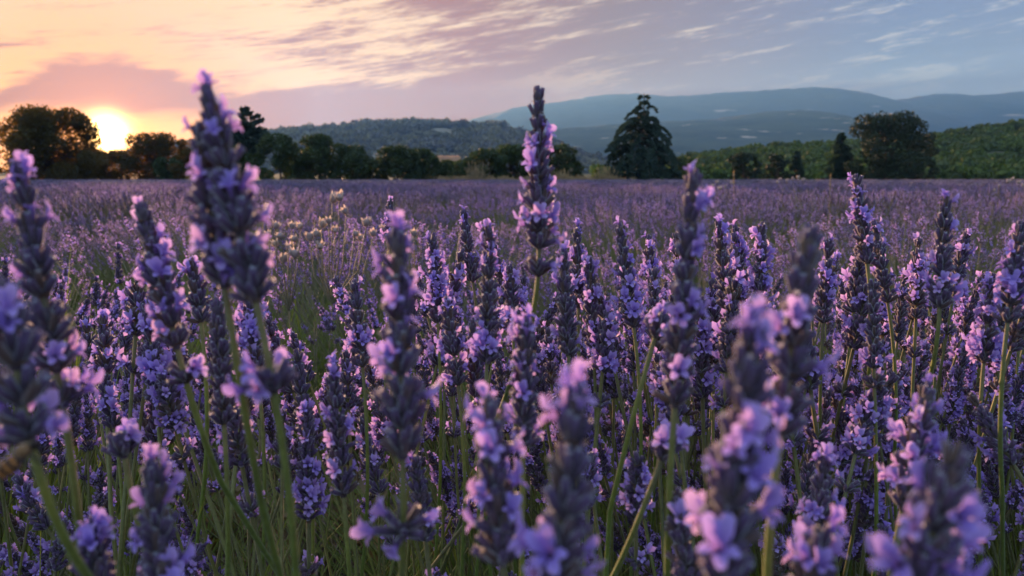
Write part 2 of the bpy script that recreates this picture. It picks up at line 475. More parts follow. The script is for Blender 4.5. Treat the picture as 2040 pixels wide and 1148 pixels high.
def ridge(name, prof, D, front, back, seed, rough, mat, label, cols=260, ext=(-1400, 3400), fine=1.0):
    px = np.linspace(ext[0], ext[1], cols)
    py = np.interp(px, [p[0] for p in prof], [p[1] for p in prof])
    top = np.array([at_y(a, b, D) for a, b in zip(px, py)])
    s = np.concatenate([np.linspace(-1, 0, 40), np.linspace(0, 1, 12)[1:]])
    S, H = np.meshgrid(s, top[:, 2], indexing='ij')
    X = np.broadcast_to(top[:, 0], S.shape)
    Y = D + np.where(S < 0, S * front, S * back)
    shape = np.where(S < 0, 1 - np.abs(S) ** 1.25, 1 - S ** 1.6)
    spur = fbm(X / (front * 0.5) + 5, Y / (front * 1.2), 4, seed)
    w = np.clip(np.abs(S) * 6, 0.0, 1) * np.clip((1 - np.abs(S)) * 4, 0, 1)
    Z = np.maximum(H, 2) * (shape + spur * rough * w) + fbm(X / (D * 0.012), Y / (D * 0.012), 4, seed + 7) * D * 0.004 * fine * np.clip((1 - np.abs(S)) * 6, 0, 1)
    Z = np.where(np.abs(S) > 0.999, -3.0, Z)
    o = obj(name, grid_mesh(name, X.copy(), Y, Z, mat))
    tag(o, label, 'hill', kind='structure')
    return X, Y, Z

M_FAR = hill_mat('far_mountain', (0.025, 0.04, 0.03), (0.055, 0.065, 0.045), (0.40, 0.36, 0.30), 0.0016, 0.33)
M_MIDH = hill_mat('valley_hills', (0.015, 0.03, 0.02), (0.035, 0.055, 0.03), (0.50, 0.44, 0.38), 0.008, 0.345)
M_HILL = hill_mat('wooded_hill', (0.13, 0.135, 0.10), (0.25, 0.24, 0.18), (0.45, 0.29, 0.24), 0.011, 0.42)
M_SLOPE = hill_mat('green_slope', (0.05, 0.06, 0.03), (0.11, 0.115, 0.055), (0.30, 0.25, 0.19), 0.05, 0.38)
ridge('far_mountain', [(590, 352), (760, 292), (900, 248), (1040, 216), (1190, 192), (1260, 188), (1330, 194), (1395, 189), (1460, 185), (1530, 181), (1615, 176), (1680, 183), (1755, 205),
       (1800, 197), (1850, 189), (1890, 187), (1940, 191), (2040, 182), (2300, 178), (2450, 200), (2560, 350)], 5000, 2300, 900, 11, 0.22, M_FAR, 'long blue mountain ridge beyond the valley', ext=(590, 2560))
ridge('valley_hill', [(370, 353), (700, 335), (960, 285), (1060, 262), (1200, 250), (1330, 243), (1420, 238), (1520, 224), (1590, 219), (1640, 224), (1700, 246), (1760, 285), (1900, 310), (2200, 300), (3400, 330)],
      2300, 1000, 350, 23, 0.30, M_MIDH, 'dark blue-green hills with pale fields in the valley', ext=(370, 3350))
HD = ridge('wooded_hill', [(-1400, 350), (300, 340), (430, 305), (520, 276), (600, 261), (680, 252), (760, 249), (850, 249), (930, 252), (985, 256), (1040, 268), (1100, 292), (1180, 330), (1300, 349), (3400, 352)],
      1150, 500, 200, 31, 0.22, M_HILL, 'grey wooded hill behind the tree line', ext=(-880, 3400))
HE = ridge('green_slope', [(-1400, 355), (1240, 352), (1350, 322), (1430, 311), (1500, 303), (1600, 296), (1700, 290), (1780, 283), (1850, 275), (1910, 264), (1960, 257), (2040, 247), (2300, 225), (2800, 215), (3400, 260)],
      210, 115, 40, 41, 0.10, M_SLOPE, 'scrub-covered green slope rising beside the field', fine=0.6)

# ------------------------------------------------------------------ plants beyond the field
LEAF2 = T([(-0.5, 0, 0), (0.5, 0, 0.08), (0.1, 0.45, 0.16), (0.0, -0.42, -0.1)], [(0, 1, 2), (0, 3, 1)], [0.2, 1, 0.6, 0.4])

def rand_rot(rng, k):
    return rng.uniform(0, 2 * np.pi, k), np.arccos(rng.uniform(-1, 1, k)), rng.uniform(0, 2 * np.pi, k)

def leaf_ball(rng, c, r, n, size, flat=0.8):
    d = rng.normal(size=(n, 3)); d /= np.linalg.norm(d, axis=1)[:, None]
    rr = r * rng.uniform(0.35, 1.05, n) ** 0.6
    p = np.asarray(c) + d * rr[:, None] * np.array((1, 1, flat))
    a, b, g = rand_rot(rng, n)
    tp = inst(LEAF2, mats(p, a, b, g, rng.uniform(0.6, 1.3, n) * size))
    return tp

def broad_tree(name, x, ytop, Y, wpx, label, group, seed, lo=0.12, dens=1.0, sparse=False, mat=None, ybase=None):
    rng = np.random.default_rng(seed)
    top = at_y(x, ytop, Y); base = np.array((top[0], Y, 0.0)); H = top[2]; W = wpx / FPX * Y * 0.5
    root = empty(name, base); tag(root, label, 'tree', group)
    tr_top = np.array((rng.normal() * 0.15, rng.normal() * 0.15, H * 0.62))
    trunk = [tube([(0, 0, -0.1), (0.03, 0.02, H * 0.2), tuple(tr_top * 0.6), tuple(tr_top)], [0.045 * H ** 0.9 * .7, 0.032 * H ** .9 * .7, 0.02 * H * .7, 0.008 * H], 7)]
    nc = int((20 if not sparse else 14) * dens)
    crown = []
    for k in range(nc):
        f = (k + 0.5) / nc
        zf = lo + (1 - lo) * ((k + rng.uniform(0, 1)) / nc) ** 0.85
        rad = W * math.sqrt(max(0.05, 1 - ((zf - 0.45) / 0.62) ** 2)) * rng.uniform(0.35, 0.95)
        ph = k * 2.4 + rng.normal() * 0.4
        cr = (0.34 if not sparse else 0.22) * W * rng.uniform(0.65, 1.2)
        c = np.array((rad * math.cos(ph), rad * math.sin(ph) * 0.9, min(zf * H, H - cr * 0.55)))
        crown.append(leaf_ball(rng, c, cr, int((300 if not sparse else 120) * (cr / 0.9) ** 1.6) + 60, 0.20, 0.78))
        st = tr_top * rng.uniform(0.45, 0.95)
        mid = st * 0.5 + c * 0.5 + np.array((0, 0, -0.05 * H))
        trunk.append(tube([st, mid, c], [0.01 * H, 0.006 * H, 0.003 * H], 4))
    obj('trunk', mesh('trunk', join(trunk), [M_BARK]), root)
    obj('crown', mesh('crown', join(crown), [mat or M_OAK]), root)
    return root

NEEDLE = T([(0, -0.5, 0), (0, 0.5, 0), (1, 0.12, 0.0), (1, -0.12, -0.03)], [(0, 1, 2), (0, 2, 3)], [0, 0.2, 1, 1])

def conifer(name, x, ytop, Y, wpx, label, seed, droop, tiers, up=0.12, lo=0.05, tuft=0.30, power=0.8, dens=1.0, group=None, plates=False):
    rng = np.random.default_rng(seed)
    top = at_y(x, ytop, Y); H = top[2]; W = wpx / FPX * Y * 0.5
    root = empty(name, (top[0], Y, 0)); tag(root, label, 'tree', group)
    lean = rng.normal() * 0.008
    trunk = [tube([(lean * H * s * s, 0, s * H - 0.1) for s in np.linspace(0, 1, 8)], np.linspace(0.03 * H, 0.004 * H, 8), 7)]
    P, PH, TI, SC_ = [], [], [], []
    for i in range(tiers):
        zf = lo + (1 - lo) * (i + rng.uniform(-0.3, 0.3)) / tiers
        zf = min(max(zf, lo), 0.985)
        n = rng.integers(4, 7) if zf < 0.8 else rng.integers(2, 5)
        if plates:
            n = rng.integers(8, 11) if zf < 0.7 else rng.integers(3, 5)
        for k in range(n):
            ph = rng.uniform(0, 2 * np.pi)
            L = W * ((1 - zf) ** power * 0.98 + (0.03 if plates else 0.06)) * (rng.uniform(0.58, 1.18) if plates else rng.uniform(0.55, 1.12))
            s = np.linspace(0, 1, 7)
            r = L * s; z = zf * H + L * (up * np.sin(s * np.pi * 0.7) * 2 - droop * s ** 2.2)
            pts = np.stack([np.cos(ph) * r, np.sin(ph) * r, z], 1)
            trunk.append(tube(pts, np.linspace(0.012 * H * (1 - zf) + 0.01, 0.004, 7), 4))
            m = int(42 * L * dens) + 10
            u = rng.uniform(0.12, 1.0, m) ** 0.75
            lat = rng.normal(size=m) * (0.05 + 0.16 * L * (1 - u * 0.5)) * 0.55
            px = np.cos(ph) * L * u - np.sin(ph) * lat; py = np.sin(ph) * L * u + np.cos(ph) * lat
            pz = np.interp(u, s, z) - np.abs(rng.normal(size=m)) * (0.025 if plates else 0.07) * L - np.abs(lat) * droop * 0.5
            P.append(np.stack([px, py, pz], 1)); PH.append(ph + rng.normal(size=m) * 0.7)
            TI.append(np.pi / 2 - np.pi / 2 + rng.normal(size=m) * 0.35 + droop * 0.9 * u); SC_.append(rng.uniform(0.6, 1.3, m) * tuft)
    P, PH, TI, SC_ = map(np.concatenate, (P, PH, TI, SC_))
    sc = np.stack([SC_, SC_ * 0.42, SC_], 1)
    crown = inst(NEEDLE, mats(P, PH, TI, rng.uniform(-1, 1, len(P)) * 0.0, sc))
    crown2 = inst(NEEDLE, mats(P, PH + rng.normal(size=len(P)) * .5, TI + .2, 0.0, sc * 0.85) @ mats([(0, 0, 0)], 0, 0, 0)[0])
    rx = np.eye(4); rx[1, 1] = 0; rx[1, 2] = -1; rx[2, 1] = 1; rx[2, 2] = 0
    crown3 = inst(NEEDLE, mats(P, PH, TI, 0.0, sc * 0.9) @ rx)
    obj('trunk', mesh('trunk', join(trunk), [M_BARK]), root)
    obj('crown', mesh('crown', join([crown, crown2, crown3]), [M_NEEDLE]), root)
    return root

TREES = 'trees along the field edge'
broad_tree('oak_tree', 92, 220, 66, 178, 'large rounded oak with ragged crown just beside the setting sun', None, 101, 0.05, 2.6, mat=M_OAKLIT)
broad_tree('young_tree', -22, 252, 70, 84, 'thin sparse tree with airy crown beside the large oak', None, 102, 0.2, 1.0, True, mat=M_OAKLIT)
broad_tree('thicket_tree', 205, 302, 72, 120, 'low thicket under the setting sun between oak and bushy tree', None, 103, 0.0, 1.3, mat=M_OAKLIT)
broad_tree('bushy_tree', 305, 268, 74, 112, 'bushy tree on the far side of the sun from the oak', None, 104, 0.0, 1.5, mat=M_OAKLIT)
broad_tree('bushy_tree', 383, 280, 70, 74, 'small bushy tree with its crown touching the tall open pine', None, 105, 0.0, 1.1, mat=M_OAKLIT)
conifer('pine_tree', 490, 211, 74, 120, 'tall open pine with upswept branches above the hedge trees', 106, -0.30, 13, 0.05, 0.30, 0.36, 0.60, 0.9)
broad_tree('bushy_tree', 462, 292, 71, 80, 'rounded small tree at the foot of the open pine', None, 117, 0.0, 1.2)
broad_tree('olive_green_tree', 555, 268, 68, 92, 'pointed small tree with visible trunk next to the pine', None, 107, 0.12, 1.3)
broad_tree('olive_green_tree', 632, 271, 70, 96, 'dense round tree in the hedge, tallest between pine and house', None, 108, 0.04, 1.5)
for k, (x, y, w) in enumerate([(703, 292, 92), (790, 293, 92), (842, 298, 84), (968, 299, 84), (1022, 291, 96), (1112, 291, 86)]):
    broad_tree('hedge_tree', x, y, 69 + (k % 3) * 1.7, w, ['low rounded tree next to the dense round hedge tree', 'broad low tree in the middle of the hedge', 'low rounded tree hiding the near end of the house roof',
               'low rounded tree just past the house roof', 'rounded hedge tree behind the tallest slender lavender spike', 'last rounded hedge tree before the gap to the cedar'][k], TREES, 120 + k, 0.03, 1.35)
for k, (x, y, w) in enumerate([(745, 318, 70), (905, 322, 90), (1065, 316, 70), (590, 312, 70), (340, 315, 80), (140, 318, 90), (1145, 322, 40)]):
    broad_tree('hedge_bush', x, y, 72.5 + (k % 2), w, 'low bush filling a gap between the hedge trees', 'bushes in the hedge', 140 + k, 0.0, 0.9)
conifer('cedar_tree', 1283, 184, 66, 205, 'dark broad cedar with drooping tiered branches and bent tip', 110, 0.48, 15, 0.22, 0.04, 0.25, 0.95, 1.15, plates=True)
broad_tree('slope_bush', 1362, 314, 74, 56, 'small round bush at the foot of the cedar', None, 111, 0.0, 0.9, mat=M_SHRUB)
broad_tree('slope_bush', 1484, 306, 78, 62, 'rounded dark bush on its own between cedar and conical firs', None, 112, 0.0, 1.1, mat=M_DARK)
broad_tree('slope_bush', 1550, 309, 80, 48, 'small brownish bush beside the short conical fir', None, 113, 0.0, 0.9, mat=M_DARK)
conifer('fir_tree', 1588, 300, 82, 34, 'short conical fir between two dark bushes', 114, 0.1, 15, 0.1, 0.0, 0.3, 0.9, 2.2)
conifer('fir_tree', 1678, 264, 76, 58, 'tall narrow conical fir beside the big dark tree', 115, 0.1, 22, 0.1, 0.0, 0.34, 0.85, 2.2)
broad_tree('dark_tree', 1772, 229, 72, 142, 'big dark dense tree with lumpy crown by the slope', None, 116, 0.0, 2.0, mat=M_DARK)
broad_tree('dark_tree', 1838, 266, 75, 70, 'lower dark tree leaning against the big lumpy one', None, 118, 0.0, 1.1, mat=M_DARK)

def shrub_mesh(seed, n=150, size=0.34, mat=None):
    rng = np.random.default_rng(seed)
    parts = [leaf_ball(rng, (rng.normal() * 0.35, rng.normal() * 0.35, 0.55 + rng.normal() * 0.12), 0.55, n // 3, size, 0.85) for _ in range(3)]
    return mesh('shrub', join(parts), [mat or M_SHRUB])

def hill_scatter(name, hill, n, seed, smin, smax, label, keep, mat=None):
    X, Y, Z = hill; rng = np.random.default_rng(seed)
    ny, nx = X.shape
    xs = np.linspace(0, nx - 1.001, nx * 4); 
    cand_i = rng.uniform(0, 39, n * 6); cand_j = rng.uniform(0, nx - 1.01, n * 6)
    i, j = cand_i.astype(int), cand_j.astype(int); fi, fj = cand_i - i, cand_j - j
    def lerp(A):
        return (A[i, j] * (1 - fj) + A[i, j + 1] * fj) * (1 - fi) + (A[i + 1, j] * (1 - fj) + A[i + 1, j + 1] * fj) * fi
    P = np.stack([lerp(X), lerp(Y), lerp(Z)], 1)
    ok = keep(P, cand_i / 39)
    P = P[ok][:n]; k = len(P)
    sc = rng.uniform(smin, smax, k) * (0.75 + 0.6 * rng.uniform(0, 1, k) ** 3)
    P[:, 2] -= sc * 0.12
    o = gn_scatter(name, [('shrub', shrub_mesh(seed + q, mat=mat)) for q in range(4)], P, np.stack([np.zeros(k), np.zeros(k), rng.uniform(0, 6.28, k)], 1), sc, rng.integers(0, 4, k))
    tag(o, label, 'scrub', kind='stuff')

def keepE(P, s):
    u = P[:, 0] / P[:, 1]
    ter = np.abs(P[:, 2] - (0.62 * np.interp(P[:, 0], HE[0][0], HE[2][39]) + 1.0 * np.sin(P[:, 0] * 0.05)))
    clear = (ter < 0.55) & (fbm(P[:, 0] * .05, P[:, 1] * 0.0, 2, 5) > -0.08)
    return (u > 0.12) & (u < 1.3) & (P[:, 2] > 0.4) & ~clear & (fbm(P[:, 0] * .09, P[:, 1] * .09, 3, 77) > -0.2)
hill_scatter('scrub', HE, 9000, 300, 0.9, 2.1, 'dense green scrub covering the slope beside the field', keepE)
def keepD(P, s):
    u = P[:, 0] / P[:, 1]
    return (u > -0.6) & (u < 0.3) & (P[:, 2] > 4) & ((fbm(P[:, 0] * .012, P[:, 1] * .02, 3, 78) > -0.06) | (s > 0.985))
hill_scatter('woodland', HD, 8000, 320, 5.0, 9.0, 'distant woodland covering the grey hill', keepD, M_WOODS)

# ------------------------------------------------------------------ house behind the hedge
def box(x0, x1, y0, y1, z0, z1):
    v = [(x, y, z) for z in (z0, z1) for y in (y0, y1) for x in (x0, x1)]
    q = [(0, 2, 3, 1), (4, 5, 7, 6), (0, 1, 5, 4), (2, 6, 7, 3), (0, 4, 6, 2), (1, 3, 7, 5)]
    return T(v, [f for a in q for f in ((a[0], a[1], a[2]), (a[0], a[2], a[3]))])

def house():
    wall_m = leafy('ochre_render', (0.36, 0.28, 0.19), (0.40, 0.31, 0.22), (1, 1, 1), 0.0, 0.9, 0, 2.0)
    tile_m = leafy('clay_tiles', (0.36, 0.22, 0.13), (0.42, 0.27, 0.17), (1, 1, 1), 0.0, 0.85, 0, 3.0)
    wood_m = leafy('shutter_wood', (0.12, 0.10, 0.08), (0.14, 0.12, 0.09), (1, 1, 1), 0.0, 0.8, 0, 4.0)
    Y = 88.0
    p = at_y(888, 313, Y); h = p[2]; w = 2.6
    root = empty('farm_shed', (p[0], Y, 0)); tag(root, 'small ochre farm building whose tiled roof shows above the hedge', 'house')
    obj('wall', mesh('wall', box(-w / 2, w / 2, 0, 4, -0.1, h - 0.62), [wall_m], False), root)
    pr = T([(-w / 2 - .3, -0.4, h - .66), (w / 2 + .3, -0.4, h - .66), (w / 2 + .3, 2, h), (-w / 2 - .3, 2, h), (-w / 2 - .3, 4.4, h - .66), (w / 2 + .3, 4.4, h - .66),
            (-w / 2 - .3, -0.4, h - .55), (w / 2 + .3, -0.4, h - .55), (w / 2 + .3, 2, h + .12), (-w / 2 - .3, 2, h + .12), (-w / 2 - .3, 4.4, h - .55), (w / 2 + .3, 4.4, h - .55)],
           [(6, 7, 8), (6, 8, 9), (9, 8, 11), (9, 11, 10), (0, 2, 1), (0, 3, 2), (3, 5, 2), (3, 4, 5), (0, 1, 7), (0, 7, 6), (4, 10, 11), (4, 11, 5),
            (0, 6, 9), (0, 9, 3), (3, 9, 10), (3, 10, 4), (1, 2, 8), (1, 8, 7), (2, 5, 11), (2, 11, 8)])
    roof = obj('roof', mesh('roof', pr, [tile_m], False), root)
    rows = [tube([(x, -0.42, h - .52), (x, 1.98, h + .15)], 0.075, 6) for x in np.arange(-w / 2 - .2, w / 2 + .25, 0.22)]
    cap = mesh('tile_row', rows[0], [tile_m])
    for k, x in enumerate(np.arange(0, w + .45, 0.22)):
        obj('tile_row', cap, roof, Matrix.Translation((x, 0, 0)))
    obj('door', mesh('door', box(-0.45, 0.45, -0.06, 0.0, 0, 2.0), [wood_m], False), root)
    for x in (-1.15, 1.15):
        obj('window', mesh('window', box(x - .3, x + .3, -0.05, 0.0, 1.1, 1.9), [wood_m], False), root)
house()

# ------------------------------------------------------------------ dry grass at the field edge
def grass_clump(seed, n=60, h=1.0, spread=0.25):
    rng = np.random.default_rng(seed); parts = []
    for k in range(n):
        a = rng.uniform(0, 6.28); r = spread * math.sqrt(rng.uniform()); L = h * rng.uniform(0.5, 1.05); ln = rng.normal() * 0.18 * L
        b = np.array((r * math.cos(a), r * math.sin(a), 0)); dirx = np.array((math.cos(a), math.sin(a), 0))
        pts = np.array([b, b + dirx * ln * .3 + (0, 0, L * .5), b + dirx * ln + (0, 0, L)])
        parts.append(tube(pts, [0.012, 0.009, 0.004], 3))
        if rng.uniform() < 0.6:
            for q in range(5):
                parts.append(inst(LEAF2, mats([pts[2] - (0, 0, q * 0.05)], rng.uniform(0, 6), 1.2, 0, 0.075)))
    return join(parts)
def dry_strip():
    rng = np.random.default_rng(5)
    n = 2600
    x = rng.uniform(-75, 75, n); y = 61.6 + rng.uniform(0, 1, n) ** 1.5 * 9
    m = fbm(x * 0.12, y * 0.3, 3, 8) > -0.12
    x, y = x[m], y[m]; k = len(x)
    sc = rng.uniform(0.35, 0.75, k) * np.where((x > -6) & (x < 10), 1.35, 0.8)
    o = gn_scatter('dry_grass', [('grass', mesh('grass', grass_clump(60 + q), [M_DRY])) for q in range(3)], np.stack([x, y, np.zeros(k)], 1),
                   np.stack([np.zeros(k), np.zeros(k), rng.uniform(0, 6, k)], 1), sc, rng.integers(0, 3, k))
    tag(o, 'pale dry grass along the far edge of the lavender field', 'grass', kind='stuff')
dry_strip()
for k, (x, y, Y, lab) in enumerate([(948, 322, 61.5, 'tall pale tuft of dry oat grass in front of the hedge'), (1118, 336, 61.8, 'short wide tuft of dry grass near the grassy mound'),
                                 (1207, 332, 61.4, 'pale tuft of dry grass at the foot of the cedar')]):
    p = at_y(x, y, Y)
    tag(obj('dry_grass_tuft', mesh('dry_grass_tuft', grass_clump(80 + k, 110, p[2], 0.75 + .3 * (k == 1)), [M_DRY]), None, Matrix.Translation((p[0], Y, 0))), lab, 'grass')

# ------------------------------------------------------------------ lavender: shapes
def calyx_t(sides, rings, teeth=True):
    prof = [(0.0, .10), (0.18, .17), (0.45, .205), (0.72, .19), (0.92, .165), (1.0, .19)]
    zz = np.linspace(0, 1, rings)
    rr = np.interp(zz, [p[0] for p in prof], [p[1] for p in prof])
    th = np.arange(sides) / sides * 2 * np.pi
    v, t = [], []
    for q, (z, r) in enumerate(zip(zz, rr)):
        for k, a in enumerate(th):
            rk = r * (1.15 if k % 2 else 0.86)
            zk = z + (0.10 if (teeth and q == rings - 1 and k % 2) else 0.0)
            bend = 0.10 * z * z
            v.append((rk * math.cos(a) - bend, rk * math.sin(a), zk)); t.append(z)
    f = []
    for q in range(rings - 1):
        for k in range(sides):
            a, b = q * sides + k, q * sides + (k + 1) % sides
            f += [(a, b, b + sides), (a, b + sides, a + sides)]
    v.append((-0.09, 0, 0.86)); t.append(0.35)
    o = (rings - 1) * sides; e = len(v) - 1
    f += [(o + k, o + (k + 1) % sides, e) for k in range(sides)]
    return T(v, f, t, 1)

def floret_t(lod, seed=0):
    """two-lipped corolla: narrow tube, two upright lobes and three spreading ones"""
    rng = np.random.default_rng(seed)
    parts = []
    if lod == 0:
        parts.append(tube([(0, 0, -0.35), (0, 0, 0.1), (0.01, 0, 0.42)], [0.10, 0.11, 0.20], 7, 0, 0.45, False))
    else:
        parts.append(tube([(0, 0, -0.2), (0, 0, 0.42)], [0.09, 0.18], 4, 0, 0.45, False))
    # azimuth (upper lip towards -x), spread, length, half width
    for az, spread, ln, hw in ((148, 18, .74, .26), (212, 20, .72, .26), (66, 62, .36, .17), (0, 72, .42, .20), (-66, 60, .36, .17)):
        az = math.radians(az + rng.normal() * 7); sp = math.radians(spread + rng.normal() * 9)
        rad = np.array((math.cos(az), math.sin(az), 0)); side = np.array((-math.sin(az), math.cos(az), 0)); zz = np.array((0, 0, 1.0))
        b = rad * 0.17 + zz * 0.40
        o1 = rad * math.sin(sp) + zz * math.cos(sp)
        sp2 = sp + 0.55 + rng.normal() * 0.15
        o2 = rad * math.sin(sp2) + zz * math.cos(sp2)
        m1 = b + o1 * ln * 0.55; e = m1 + o2 * ln * 0.5
        if lod == 0:
            cup = (zz * math.sin(sp) - rad * math.cos(sp)) * 0.07
            v = [b - side * hw * .55, b + side * hw * .55, m1 - side * hw * 1.05 + cup, m1 - cup * .8, m1 + side * hw * 1.05 + cup, e - side * hw * .62 + cup * .5, e + o2 * 0.05, e + side * hw * .62 + cup * .5]
            f = [(0, 3, 2), (0, 1, 3), (1, 4, 3), (2, 3, 5), (3, 6, 5), (3, 7, 6), (3, 4, 7)]
            parts.append(T(v, f, [.45, .45, .8, .7, .8, 1, 1, 1]))
        else:
            v = [b - side * hw * .5, b + side * hw * .5, m1 - side * hw, m1 + side * hw, e]
            parts.append(T(v, [(0, 1, 3), (0, 3, 2), (2, 3, 4)], [.45, .45, .8, .8, 1]))
    return join(parts).mat(2)

BRACT = T([(0, -0.25, 0), (0, 0.25, 0), (0.06, 0.42, 0.45), (0.06, -0.42, 0.45), (0.16, 0, 1.05), (0.1, 0, .45)], [(0, 1, 5), (1, 2, 5), (2, 4, 5), (4, 3, 5), (3, 0, 5)], [0, 0, .5, .5, 1, .5], 4)
CAL_H = [calyx_t(10, 6), calyx_t(8, 6)]
CAL_M = calyx_t(6, 4)
CAL_L = T([(0.16, 0, .5), (-.08, .14, .5), (-.08, -.14, .5), (0, 0, 0), (-.08, 0, 1.05)], [(3, 1, 0), (3, 2, 1), (3, 0, 2), (0, 1, 4), (1, 2, 4), (2, 0, 4)], [.5, .5, .5, 0, 1], 1)
FLO_H = [floret_t(0, s) for s in range(4)]
FLO_M = [floret_t(1, s) for s in range(3)]
FLO_L = T([(0, -.32, .1), (0, .32, .1), (-.35, .2, .6), (-.3, -.25, .65), (.45, 0, .25)], [(0, 1, 2), (0, 2, 3), (0, 4, 1)], [.5, .5, 1, 1, .9], 2)

def one_whorl(rng, z, n, s, tilt, fl, tight=1.0):
    """matrices of the calyces, florets and bracts of one whorl standing at height z on the axis"""
    ph = np.arange(n) / n * 2 * np.pi + rng.uniform(0, 6.28) + rng.normal(size=n) * 0.16
    tier = (np.arange(n) % 2)
    ti = (tilt - tier * 0.30 + rng.normal(size=n) * 0.15) * tight
    zz = z + tier * s * 0.28 + rng.normal(size=n) * s * 0.07
    r0 = 0.0010 + 0.0 * ph
    pos = np.stack([np.cos(ph) * r0, np.sin(ph) * r0, zz], 1)
    sz = s * rng.uniform(0.85, 1.12, n)
    C = mats(pos, ph, ti, 0.0, np.stack([sz * 0.86, sz * 0.86, sz], 1))
    F = []
    for k in range(n):
        if rng.uniform() < fl:
            tip = pos[k] + sz[k] * 0.80 * np.array((math.sin(ti[k]) * math.cos(ph[k]), math.sin(ti[k]) * math.sin(ph[k]), math.cos(ti[k])))
            F.append(mats([tip], ph[k] + rng.normal() * 0.15, ti[k] + 0.20 + rng.normal() * 0.18, rng.normal() * 0.35, 0.0070 * s / 0.0072 * rng.uniform(0.75, 1.2))[0])
    bp = np.array([0, np.pi, np.pi / 2, -np.pi / 2]) + rng.uniform(0, 6.28)
    B = mats(np.tile((0, 0, z - 0.0004), (4, 1)), bp, 1.05 + rng.normal(size=4) * .15, 0.0, s * 0.62)
    return C, F, B

def head_whorls(rng, L, fl=0.16, size=1.0, topfl=0.3, gapy=0.0):
    """whorls of a flower head of length L; the axis is +z and starts at the head's base"""
    size *= 0.88
    body = L - 0.0065 * size
    nw = max(3, int(round(body / (0.0080 * size))) + 1)
    zs = np.linspace(0, 1, nw) ** (0.93 + gapy) * body
    zs[1:-1] += rng.normal(size=nw - 2) * 0.16 * body / nw
    bend = rng.normal() * 0.0016
    out = []
    for i, z in enumerate(zs):
        f = i / (nw - 1)
        s = 0.0078 * size * (1.0 - 0.22 * f ** 2) * rng.uniform(0.93, 1.08)
        n = int(round(12 - 5 * f ** 2.2))
        tl = 0.95 - 0.58 * f ** 1.6
        q = one_whorl(rng, z, n, s, tl, (topfl * 0.5 if i >= nw - 2 else fl * rng.choice([0.1, 0.6, 1.7])))
        for m in [*q[0], *q[1], *q[2]]:
            m[0, 3] += bend * (z / L) ** 2
        out.append(q)
    return out

MESH_CAL = [mesh('calyx', T(c.v, c.f, c.t), [M_CALYX]) for c in CAL_H]
MESH_FLO = [mesh('floret', T(c.v, c.f, c.t), [M_FLORET]) for c in FLO_H]
MESH_FLOM = [mesh('floret', T(c.v, c.f, c.t), [M_FLORET]) for c in FLO_M]

def axis_mat(B, ax, roll=0.0):
    z = ax / np.linalg.norm(ax); ref = np.array((math.cos(roll), math.sin(roll), 0.02))
    y = np.cross(z, ref); y /= np.linalg.norm(y); x = np.cross(y, z)
    m = np.eye(4); m[:3, 0], m[:3, 1], m[:3, 2], m[:3, 3] = x, y, z, B
    return m

HERO_PTS = []
LANDMARKS = [(398, 'the two tall soft-focus spikes'), (60, 'the bee'), (800, 'the upright thick spike'), (1072, 'the tallest slender spike'), (1365, 'the long downy spike'),
             (1590, 'the blurred bare-tipped spike'), (1715, 'the curl-tipped spike'), (1880, 'the pale-topped spike'), (665, 'the stony-gap spike'), (290, 'the row-gap spike'), (1480, 'the largest blurred spike')]

